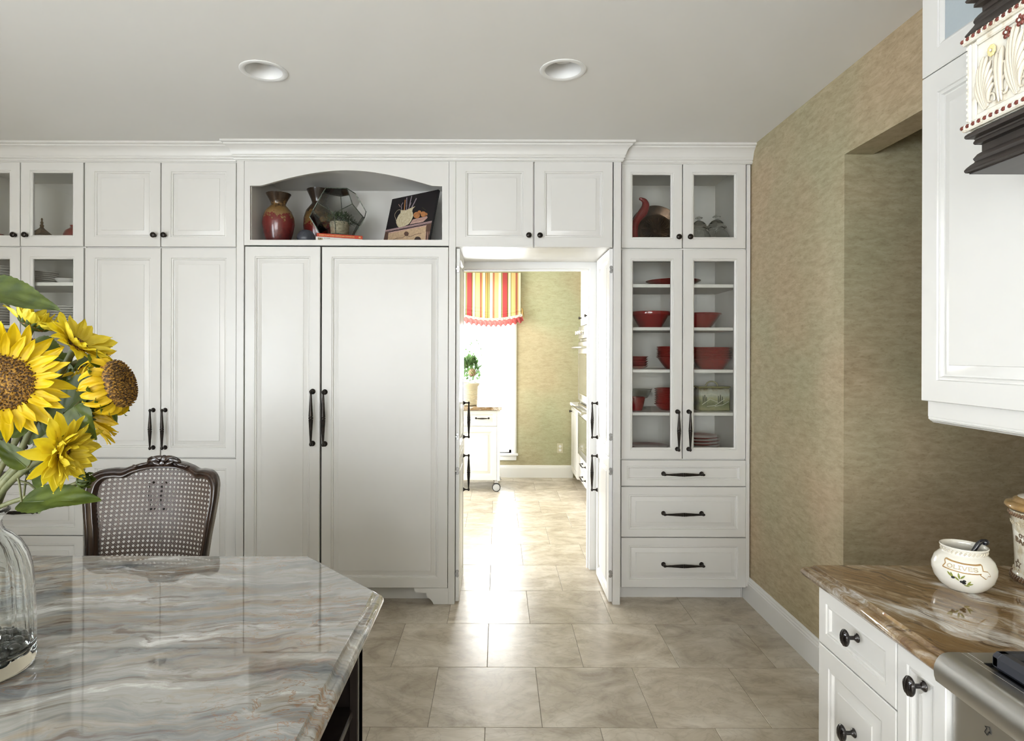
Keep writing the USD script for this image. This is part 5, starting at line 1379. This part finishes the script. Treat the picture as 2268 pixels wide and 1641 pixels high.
# geometric terrarium on the books, a potted herb inside it
ta = .1255; tz = ZN + .0304 + .0214
TX, TY = X_(748.5, 3.745), 3.745
tr = thing('terrarium', 'geometric glass terrarium with metal edges standing on the cookbooks', 'terrarium', (TX, TY, tz))
r1, r2 = .8507 * ta, 1.3764 * ta
lv = [(0, r1, -90), (.8507 * ta, r2, -90), (1.3764 * ta, r2, -54), (2.227 * ta, r1, -54)]
TV = np.array([[r * math.cos(math.radians(o + 72 * k + 7)), r * math.sin(math.radians(o + 72 * k + 7)), z + .003] for z, r, o in lv for k in range(5)])
faces = [list(range(5)), list(range(15, 20))]
for k in range(5):
    faces.append([k, (k + 1) % 5, 5 + (k + 1) % 5, 10 + k, 5 + k])
    faces.append([15 + k, 15 + (k + 1) % 5, 10 + (k + 1) % 5, 5 + (k + 1) % 5, 10 + k])
cen = TV.mean(0)
came = mottled('green_patina_came', [(.4, (.06, .065, .055)), (.6, (.16, .19, .15))], nscale=90, rough=.35, metallic=.6)
for f in faces[1:]:
    c = TV[f].mean(0); n_ = (c - cen) / np.linalg.norm(c - cen)
    P = c + (TV[f] - c) * .985
    V = np.vstack([P - n_ * .0002, P - n_ * .0018]); F = [(0, j, j + 1) for j in range(1, 4)] + [(5, 5 + j + 1, 5 + j) for j in range(1, 4)]
    obj('pane', (V, np.array(F)), pane_thin, tr, False, local=True)
edges = sorted({tuple(sorted((f[j], f[(j + 1) % 5]))) for f in faces for j in range(5)})
obj('frame', cat(*[tube([TV[a], TV[b]], .0028, 6) for a, b in edges]), came, tr, 30, local=True)
hp = thing('potted_herb', 'small green artificial herb in a stone pot inside the terrarium', 'plant', (TX + .010, TY - .005, tz + .0035))
obj('pot', lathe([(0, 0), (.050, 0), (.054, .004), (.059, .082), (.058, .086), (.053, .084), (.050, .070), (0, .068)], 32), mottled('stone_pot', [(.35, (.20, .17, .11)), (.65, (.36, .32, .23))], nscale=60, rough=.8), hp, 40, local=True)
fr_ = []
for _ in range(620):
    d = nrng.normal(size=3); d /= np.linalg.norm(d); d[2] = abs(d[2]) * .9 - .15
    rr = .045 + .050 * nrng.random() ** .5
    c = np.array([0, 0, .085]) + d * rr * np.array([1.1, .85, .85])
    e, g, n_ = frame_of(d + nrng.normal(size=3) * .5)
    s = .007 + .004 * nrng.random()
    fr_.append((np.array([c, c + e * s * .35 + n_ * s, c + n_ * s * 2.1 + g * s * .2, c - e * s * .35 + n_ * s]), np.array([[0, 1, 2, 3]])))
herb = M('herb_leaf', {'o': ('geometry', {}), 'r': ('rgb_ramp', {'ramp': [(0, (.03, .055, .02)), (1, (.12, .17, .07))]}), 'p': ('principled_bsdf', {'roughness': .55})}, [('o.random_per_island', 'r.fac'), ('r.color', 'p.base_color')])
obj('foliage', cat(*fr_), herb, hp, False, local=True, kind='stuff')

# still-life canvas leaning in the right corner
psi, lam = math.radians(36), math.radians(15)
ew = np.array([math.cos(psi), -math.sin(psi), 0]); bk = np.array([math.sin(psi), math.cos(psi), 0]); up_ = np.array([0, 0, 1.0])
eh = up_ * math.cos(lam) + bk * math.sin(lam); ed = bk * math.cos(lam) - up_ * math.sin(lam)
BL = np.array([X_(846, 3.84, 548), 3.84, ZN + .006])
CW, CH = .402, .338
cv = thing('canvas', 'dark still-life canvas of a cream pitcher on a carved chest, leaning in the niche', 'picture', BL)
CF = (BL, ew, ed, eh)
obj('panel', mapped(box(0, CW, .0, .018, 0, CH, .0015), *CF), plain('canvas_black', (.010, .008, .010), .45), cv, False)
def onc(cx, cy):
    u, w = ray(830 + cx / 10.94, 400 + cy / 10.94)
    d = np.array([u, 1, w]); o = np.array([0, 0, CAMZ])
    tt = np.dot(BL - o, ed) / np.dot(d, ed); p = o + d * tt - BL
    return float(np.dot(p, ew)), float(np.dot(p, eh))
CLIP = Polygon([(.002, .002), (CW - .002, .002), (CW - .002, CH - .002), (.002, CH - .002)])
def paint(name, pts, mat, lay, buf=0.0, line=None):
    from shapely.geometry import LineString
    q = [onc(*p) for p in pts]
    g = LineString(q).buffer(line) if line else Polygon(q).buffer(0)
    if buf: g = g.buffer(buf).buffer(-buf)
    g = g.intersection(CLIP)
    if g.is_empty: return
    obj(name, mapped(cat(*[extrude(x, .0005) for x in getattr(g, 'geoms', [g])]), BL - ed * (.0002 + .0006 * lay), ew, -ed, eh) if False else mapped(moved(cat(*[extrude(x, .0005) for x in getattr(g, 'geoms', [g])]), (0, 0, .0006 * lay)), BL, ew, eh, -ed), mat, cv, False)
pt = lambda n_, c, c2=None: mottled(n_, [(.35, c), (.65, c2 or tuple(x * 1.3 for x in c))], nscale=70, rough=.5)
p_tan, p_mauve, p_brown, p_cream, p_grey, p_orange, p_pink, p_dark = pt('paint_tan', (.42, .30, .19)), pt('paint_mauve', (.28, .19, .19)), pt('paint_brown', (.085, .045, .032)), pt('paint_cream', (.44, .37, .23), (.58, .52, .37)), pt('paint_silver', (.16, .13, .15), (.34, .29, .32)), pt('paint_orange', (.32, .12, .04), (.48, .22, .08)), pt('paint_pink', (.42, .27, .23)), pt('paint_umber', (.05, .03, .025))
paint('painted_chest', [(300, 1600), (330, 1280), (1255, 1090), (1215, 1600)], p_tan, 0)
paint('painted_column', [(185, 1600), (235, 1260), (335, 1240), (300, 1600)], p_brown, 1)
paint('painted_column', [(1205, 1600), (1255, 1060), (1440, 1020), (1330, 1600)], p_brown, 1)
for x in (1245, 1290, 1335):
    paint('painted_flute', [(x, 1240), (x - 30, 1600)], p_pink, 2, line=.0016)
paint('painted_top', [(240, 1205), (1420, 968), (1450, 1020), (245, 1258)], p_mauve, 2)
paint('painted_moulding', [(340, 1258), (1255, 1078), (1255, 1100), (335, 1285)], p_pink, 2)
paint('painted_shadow_line', [(245, 1250), (1440, 1012)], p_dark, 3, line=.0012)
paint('painted_plates', [(850, 1065), (930, 945), (1275, 865), (1282, 905), (1175, 1005)], p_pink, 3)
for a_, b_ in (((925, 975), (1275, 895)), ((900, 1010), (1240, 935))): paint('painted_plate_line', [a_, b_], p_brown, 4, line=.0006)
circ = lambda x, y, r, k=1.0: [(x + r * math.cos(a), y + r * k * math.sin(a)) for a in np.linspace(0, 2 * math.pi, 20, endpoint=False)]
for x, y, r in ((1020, 840, 78), (1085, 765, 42), (1180, 815, 68), (1250, 815, 34)): paint('painted_pear', circ(x, y, r), p_orange, 2)
for pts, wd, mt in ((((655, 720), (652, 600), (682, 545)), .0032, p_grey), (((722, 715), (742, 480)), .0038, p_orange), (((775, 705), (783, 425)), .0040, p_grey), (((828, 680), (880, 545)), .0042, p_grey), (((845, 600), (900, 385)), .0038, p_grey), (((905, 650), (1010, 445)), .0046, p_grey), (((625, 640), (585, 580)), .0015, p_pink)):
    paint('painted_utensil', pts, mt, 3, line=wd)
paint('painted_pitcher', [(640, 718), (760, 722), (870, 672), (990, 625), (930, 690), (915, 745), (935, 800), (940, 860), (900, 960), (830, 1060), (720, 1112), (600, 1140), (560, 1110), (525, 1030), (530, 960), (580, 850), (630, 790)], p_cream, 4)
paint('painted_handle', [(640, 722), (600, 706), (550, 732), (500, 800), (490, 860), (518, 950), (538, 1000)], p_cream, 4, line=.0010)
paint('painted_rosette', circ(770, 1290, 55), p_brown, 2)
paint('painted_vine', [(450, 1430), (560, 1395), (680, 1385), (760, 1320), (860, 1360), (980, 1310), (1130, 1275)], p_brown, 2, line=.0012)
paint('painted_ring', circ(1045, 1440, 82), p_dark, 2)
paint('painted_leaf', [(1150, 655), (1235, 715)], pt('paint_leaf', (.07, .07, .03)), 2, line=.0012)


# ------------------------------------------------------------------ the room beyond
# roman shade
sx0_, sx1_, ztop = -1.16, .272, 2.436
SY = YFAR - .045
stripes = [(.000, (.30, .035, .035)), (.113, (.07, .06, .015)), (.13, (.40, .32, .14)), (.15, (.64, .58, .35)), (.205, (.16, .13, .04)), (.22, (.52, .38, .15)), (.345, (.30, .09, .05)), (.40, (.42, .30, .10)), (.425, (.65, .60, .38)), (.49, (.12, .09, .03)), (.505, (.36, .22, .06)), (.56, (.10, .07, .02)), (.575, (.40, .27, .09)), (.61, (.13, .09, .03)), (.62, (.65, .60, .36)), (.70, (.33, .12, .06)), (.755, (.50, .36, .14)), (.87, (.65, .60, .36)), (.945, (.10, .08, .02)), (.965, (.42, .32, .12)), (.98, (.30, .035, .035))]
fabric = M('striped_shade_fabric', {'g': ('geometry', {}), 's': ('separate_xyz', {}), 'a': ('math', {'math_type': 'subtract', 'value2': X_(1035.5, SY) }), 'd': ('math', {'math_type': 'divide', 'value2': .422}), 'f': ('math', {'math_type': 'fraction'}), 'o': ('math', {'math_type': 'add', 'value2': 4.0}),
           'r': ('rgb_ramp', {'ramp': stripes, 'interpolate': False}), 'p': ('principled_bsdf', {'roughness': .8}), 't': ('translucent_bsdf', {}), 'x': ('mix_closure', {'fac': .10})},
           [('g.position', 's.vector'), ('s.x', 'a.value1'), ('a.value', 'd.value1'), ('d.value', 'o.value1'), ('o.value', 'f.value1'), ('f.value', 'r.fac'), ('r.color', 'p.base_color'), ('r.color', 't.color'), ('p.BSDF', 'x.closure1'), ('t.BSDF', 'x.closure2')], surface='x.closure')
rs = thing('roman_shade', 'striped red, gold and cream roman shade with a ruffled hem over the far window', 'shade', ((sx0_ + sx1_) / 2, SY, ztop))
nsc = 2
def swag(u): return .055 * np.abs(np.sin(np.pi * u * nsc)) ** .9
def sh(u, v):
    zb = .490 + swag(u)
    q = np.clip((v - .70) / .30, 0, 1)
    z = ztop - v * zb + .006 * q * np.sin(q * 26)
    y = SY - .012 - .030 * q * (.6 + .4 * np.cos(q * 20)) - .004 * np.sin(u * 60) * q
    flare = .016 * np.clip((v - .85) / .15, 0, 1)
    return sx0_ + (sx1_ - sx0_) * (u + (u - .5) * flare), y, z
obj('fabric', grid(sh, 81, 71), fabric, rs, True)
obj('headrail', box(sx0_, sx1_, SY - .01, YFAR - .001, ztop - .03, ztop + .002), '/World/Looks/striped_shade_fabric', rs, False)
lace = mottled('cream_gimp_trim', [(.45, (.35, .33, .26)), (.55, (.72, .70, .62))], nscale=110, rough=.8)
us = np.linspace(0, 1, 121)
hem = np.stack([sx0_ + (sx1_ - sx0_) * (us + (us - .5) * .016), np.full(121, SY - .045), ztop - .490 - swag(us) - .008], 1)
hv = np.vstack([hem + [0, 0, .014], hem + [0, -.004, 0], hem - [0, 0, .020]])
obj('gimp_trim', (hv, np.array([(r * 121 + j, r * 121 + j + 1, (r + 1) * 121 + j + 1, (r + 1) * 121 + j) for r in range(2) for j in range(120)])), lace, rs, True)
ruf = M('red_ruffle', {'p': ('principled_bsdf', {'base_color': (.30, .045, .045), 'roughness': .8}), 't': ('translucent_bsdf', {'color': (.55, .12, .10)}), 'x': ('mix_closure', {'fac': .18})}, [('p.BSDF', 'x.closure1'), ('t.BSDF', 'x.closure2')], surface='x.closure')
def rf_(u, v):
    x = sx0_ + (sx1_ - sx0_) * (u + (u - .5) * (.016 + .03 * v))
    w_ = np.sin(u * 2 * np.pi * 26)
    return x, SY - .046 - .020 * v * w_, ztop - .490 - swag(u) - .020 - v * (.066 + .012 * np.sign(w_) * np.abs(w_) ** .5)
obj('ruffle', grid(rf_, 313, 8), ruf, rs, True)
obj('tassel_cord', tube([(sx1_ + .012, SY - .03, ztop - .42), (sx1_ + .020, SY - .04, ztop - .47), (sx1_ + .034, SY - .045, ztop - .53)], [.006, .009, .005], 8), fabric, rs, True)

# kitchen cart on castors
kx0, kx1, ky0, ky1 = -.86, .022, 6.40, 6.98
kc = thing('kitchen_cart', 'white kitchen cart on castors with a wooden top in the far room', 'cart', ((kx0 + kx1) / 2, (ky0 + ky1) / 2, 0))
ztp = Z_(901, ky0)
obj('top', box(kx0 - .02, kx1 + .022, ky0 - .025, ky1 + .02, ztp - .036, ztp, .004), stone_counter, kc, 30)
obj('body', box(kx0, kx1, ky0 + .021, ky1, .125, ztp - .0365), white, kc, False)
obj('corner_post', box(kx1 - .028, kx1 + .003, ky0 - .001, ky0 + .0205, .122, ztp - .037, .003), white, kc, False)
for a_, b_ in ((kx0, (kx0 + kx1) / 2 - .016), ((kx0 + kx1) / 2 - .013, kx1 - .030)):
    d = obj('drawer', mapped(door_mesh(b_ - a_, .165, fw=.035, style='drawer'), *FRONT(a_, ky0, ztp - .038 - .168)), white, kc, 25)
    obj('handle', moved(turn_h(pull_mesh(.135, .8)), ((a_ + b_) / 2 + .055, ky0, ztp - .122)), bronze, d, 40)
    obj('door', mapped(door_mesh(b_ - a_, ztp - .21 - .130, fw=.055), *FRONT(a_, ky0, .130)), white, kc, 25)
for x in (kx0 + .05, kx1 - .035):
    for y in (ky0 + .04, ky1 - .06):
        wh = mapped(lathe([(0, -.012), (.040, -.012), (.0455, -.009), (.0455, .009), (.040, .012), (0, .012)], 28), (x, y, .046), (1, 0, 0), (0, 0, 1), (0, 1, 0))
        c = obj('caster', cat(wh), plain('castor_dark_rubber', (.035, .036, .04), .5) if not stage.GetPrimAtPath('/World/Looks/castor_dark_rubber') else '/World/Looks/castor_dark_rubber', kc, 40)
        obj('hub_cap', mapped(lathe([(0, .0150), (.034, .0145), (.037, .0125), (.037, .0122)], 24), (x, y, .046), (1, 0, 0), (0, 0, -1), (0, -1, 0)), plain('castor_grey_cap', (.45, .46, .48), .4) if not stage.GetPrimAtPath('/World/Looks/castor_grey_cap') else '/World/Looks/castor_grey_cap', c, 40)
        obj('fork', cat(box(x - .022, x + .022, y - .02, y + .02, .096, .1245, .002), box(x + .030, x + .056, y - .006, y + .006, .028, .036, .002)), hinge_m, c, False)

# potted arrangement on the cart
ppx, ppy = X_(1035, 6.60), 6.60
pp_ = thing('potted_arrangement', 'leafy arrangement with an artichoke in a ribbed cream pot on the cart', 'plant', (ppx, ppy, ztp + .0005))
obj('pot', moved(lathe([(0, 0), (.105, 0), (.112, .005)] + [q for k in range(13) for q in ((.112 + .0006 * k, .012 + k * .0135), (.1165 + .0006 * k, .018 + k * .0135))] + [(.124, .205), (.138, .222), (.140, .245), (.132, .246), (.124, .215), (0, .21)], 40), (ppx, ppy, ztp + .0005)), plain('cream_ribbed_pot', (.66, .60, .46), .5), pp_, 40)
lv_ = []
for _ in range(330):
    a, el = nrng.random() * 6.283, nrng.random() ** .6
    c = np.array([ppx, ppy, ztp + .25]) + np.array([math.cos(a) * .17 * math.sqrt(1 - el * .7) * nrng.random() ** .5, math.sin(a) * .14 * nrng.random() ** .5, el * .27 - .02])
    d = (c - np.array([ppx, ppy, ztp + .20])); d /= np.linalg.norm(d) + 1e-9
    e, g, n_ = frame_of(d + nrng.normal(size=3) * .6)
    s = .022 + .022 * nrng.random()
    lv_.append((np.array([c, c + e * s * .42 + n_ * s * .8, c + n_ * s * 1.9 + g * s * .3, c - e * s * .42 + n_ * s * .8, c + n_ * s * .8 + g * s * .12]), np.array([[0, 1, 4], [1, 2, 4], [2, 3, 4], [3, 0, 4]])))
for _ in range(46):
    a = nrng.random() * 6.283; h = .30 + .22 * nrng.random(); r_ = .05 + .17 * nrng.random()
    tip = np.array([ppx + r_ * math.cos(a), ppy + r_ * math.sin(a), ztp + .20 + h])
    e, g, n_ = frame_of(nrng.normal(size=3)); s = .011
    lv_.append((np.array([tip, tip + e * s + n_ * s, tip + n_ * s * 2.2, tip - e * s + n_ * s]), np.array([[0, 1, 2], [0, 2, 3]])))
arr = M('arrangement_leaf', {'o': ('geometry', {}), 'r': ('rgb_ramp', {'ramp': [(0, (.08, .15, .05)), (.5, (.26, .37, .11)), (1, (.50, .56, .22))]}), 'p': ('principled_bsdf', {'roughness': .5}), 't': ('translucent_bsdf', {}), 'x': ('mix_closure', {'fac': .5})}, [('o.random_per_island', 'r.fac'), ('r.color', 'p.base_color'), ('r.color', 't.color'), ('p.BSDF', 'x.closure1'), ('t.BSDF', 'x.closure2')], surface='x.closure')
obj('foliage', cat(*lv_), arr, pp_, False, kind='stuff')
ar = []
ac = np.array([X_(1046, ppy - .13), ppy - .13, Z_(825, ppy - .13)])
for k in range(46):
    q = (k + .5) / 46; a = k * 2.39996; th = math.acos(1 - 2 * q)
    d = np.array([math.sin(th) * math.cos(a), math.sin(th) * math.sin(a), math.cos(th)])
    ar.append(ellipsoid(ac + d * .030, (.013, .013, .015), 1))
obj('artichoke', cat(ellipsoid(ac, (.032, .032, .036), 2), *ar), mottled('artichoke_green', [(.4, (.16, .17, .05)), (.6, (.28, .16, .12))], nscale=50, rough=.5), pp_, True)

# outlet on the far wall
ox, oz = X_(1241, YFAR), Z_(992, YFAR)
ou = thing('outlet', 'almond duplex wall outlet low on the far wall', 'outlet', (ox, YFAR, oz))
obj('plate', box(ox - .036, ox + .036, YFAR - .006, YFAR - .0003, oz - .058, oz + .058, .003), plain('almond_plastic', (.50, .47, .33), .4), ou, 30)
for dz in (-.022, .022):
    s = obj('socket', mapped(lathe([(0, .003), (.0155, .003), (.0165, 0)], 20), (ox, YFAR - .0062, oz + dz), (1, 0, 0), (0, 0, 1), (0, -1, 0)), trim_white, ou, 30)
    obj('slots', cat(box(ox - .007, ox - .005, YFAR - .0096, YFAR - .0090, oz + dz, oz + dz + .008), box(ox + .005, ox + .007, YFAR - .0096, YFAR - .0090, oz + dz, oz + dz + .008)), black, s, False)

# tall oven cabinet with the double wall oven, and the base cabinet beyond it
XO = .909
oc = thing('oven_cabinet', 'tall white cabinet around the wall oven in the far room, with drawers below', 'cabinet', (1.2, 6.17, 0))
oy0, oy1 = 5.72, 6.605
obj('body', cat(box(XO + .022, 1.499, oy0, oy1, 1.778, HC - .03), box(XO + .022, 1.499, oy0, oy1, .09, .375), box(XO + .022, 1.499, oy1 - .03, oy1, .375, 1.778), box(XO + .022, 1.499, oy0, oy0 + .03, .375, 1.778), box(XO + .09, 1.499, oy0, oy1 - .0, 0, .09)), white, oc, False)
obj('face_frame', cat(box(XO, XO + .0215, oy1 - .030, oy1, .375, 1.777), box(XO, XO + .0215, oy0, oy0 + .03, .375, 1.777)), white, oc, False)
wdo = (oy1 - oy0) / 2
for a_ in (oy1, oy1 - wdo):
    d = obj('door', mapped(door_mesh(wdo - .003, HC - .12 - 1.785), *WEST(XO, a_, 1.785)), white, oc, 25)
    obj('knob', mapped(moved(knob_mesh(), (.04, 0, .085)), *WEST(XO, a_, 1.785)), bronze, d, 40)
for z0_, z1_ in ((.24, .372), (.095, .236)):
    d = obj('drawer', mapped(door_mesh(oy1 - oy0, z1_ - z0_, fw=.035, style='drawer'), *WEST(XO, oy1, z0_)), white, oc, 25)
    obj('handle', mapped(moved(turn_h(pull_mesh(.20, .8)), (.30, 0, (z1_ - z0_) / 2)), *WEST(XO, oy1, z0_)), bronze, d, 40)
XV = .876
ov = thing('wall_oven', 'stainless double wall oven with round control knobs and bar handles', 'oven', (1.1, 6.19, .38))
vy1, vy0 = 6.573, 5.752
obj('housing', box(XV + .036, 1.42, vy0 + .002, vy1 - .002, .385, 1.770), steel, ov, False)
obj('control_panel', box(XV + .004, XV + .0355, vy0, vy1, 1.640, 1.772, .004), steel, ov, 30)
for y in (6.48, 6.34, 6.20):
    kb = lathe([(0, 0), (.030, 0), (.028, .008), (.021, .011), (.020, .036), (.017, .040), (0, .041)], 24)
    obj('control_knob', mapped(cat(kb, box(-.005, .005, -.02, .02, .038, .046, .002)), (XV + .0035, y, 1.705), (0, 1, 0), (0, 0, 1), (-1, 0, 0)), chrome, ov, 40)
oven_glass = plain('oven_window_glass', (.16, .155, .12), .08, coat_weight=.5)
for zb, zt, hz in ((.972, 1.615, 1.548), (.385, .950, .905)):
    d = obj('oven_door', box(XV, XV + .0355, vy0, vy1, zb, zt, .012), steel, ov, 30)
    obj('window', box(XV - .0012, XV - .0002, vy0 + .10, vy1 - .075, zb + .095, zt - .14), oven_glass, d, False)
    wf = rings([(vy0 + .09, vy1 - .065, zb + .085, zt - .13, 0), (vy0 + .10, vy1 - .075, zb + .095, zt - .14, .0012)], False)
    obj('window_trim', mapped(wf, (XV - .0022, 0, 0), (0, 1, 0), (1, 0, 0), (0, 0, 1)), chrome, d, False)
    obj('bar_handle', cat(tube([(XV - .062, vy0 + .03, hz), (XV - .062, vy1 - .03, hz)], .014, 16), box(XV - .066, XV - .0005, vy1 - .095, vy1 - .065, hz - .010, hz + .010, .003), box(XV - .066, XV - .0005, vy0 + .065, vy0 + .095, hz - .010, hz + .010, .003)), steel, d, 40)
obj('badge', box(XV - .0012, XV - .0002, 6.30, 6.345, 1.005, 1.045), chrome, ov, False)
fb = thing('base_cabinet', 'low white base cabinet with a knob in the far corner, past the wall oven', 'cabinet', (1.18, 6.89, 0))
obj('body', cat(box(XV + .022, 1.499, 6.610, 7.16, .09, .865), box(XV + .09, 1.499, 6.610, 7.16, 0, .09)), white, fb, False)
d = obj('door', mapped(door_mesh(.545, .765, fw=.05), *WEST(XV, 7.158, .095)), white, fb, 25)
obj('knob', mapped(moved(knob_mesh(), (.05, 0, .705)), *WEST(XV, 7.158, .095)), bronze, d, 40)
obj('countertop', box(XV - .015, 1.499, 6.610, 7.178, .866, .904, .006), trim_white, fb, 30)
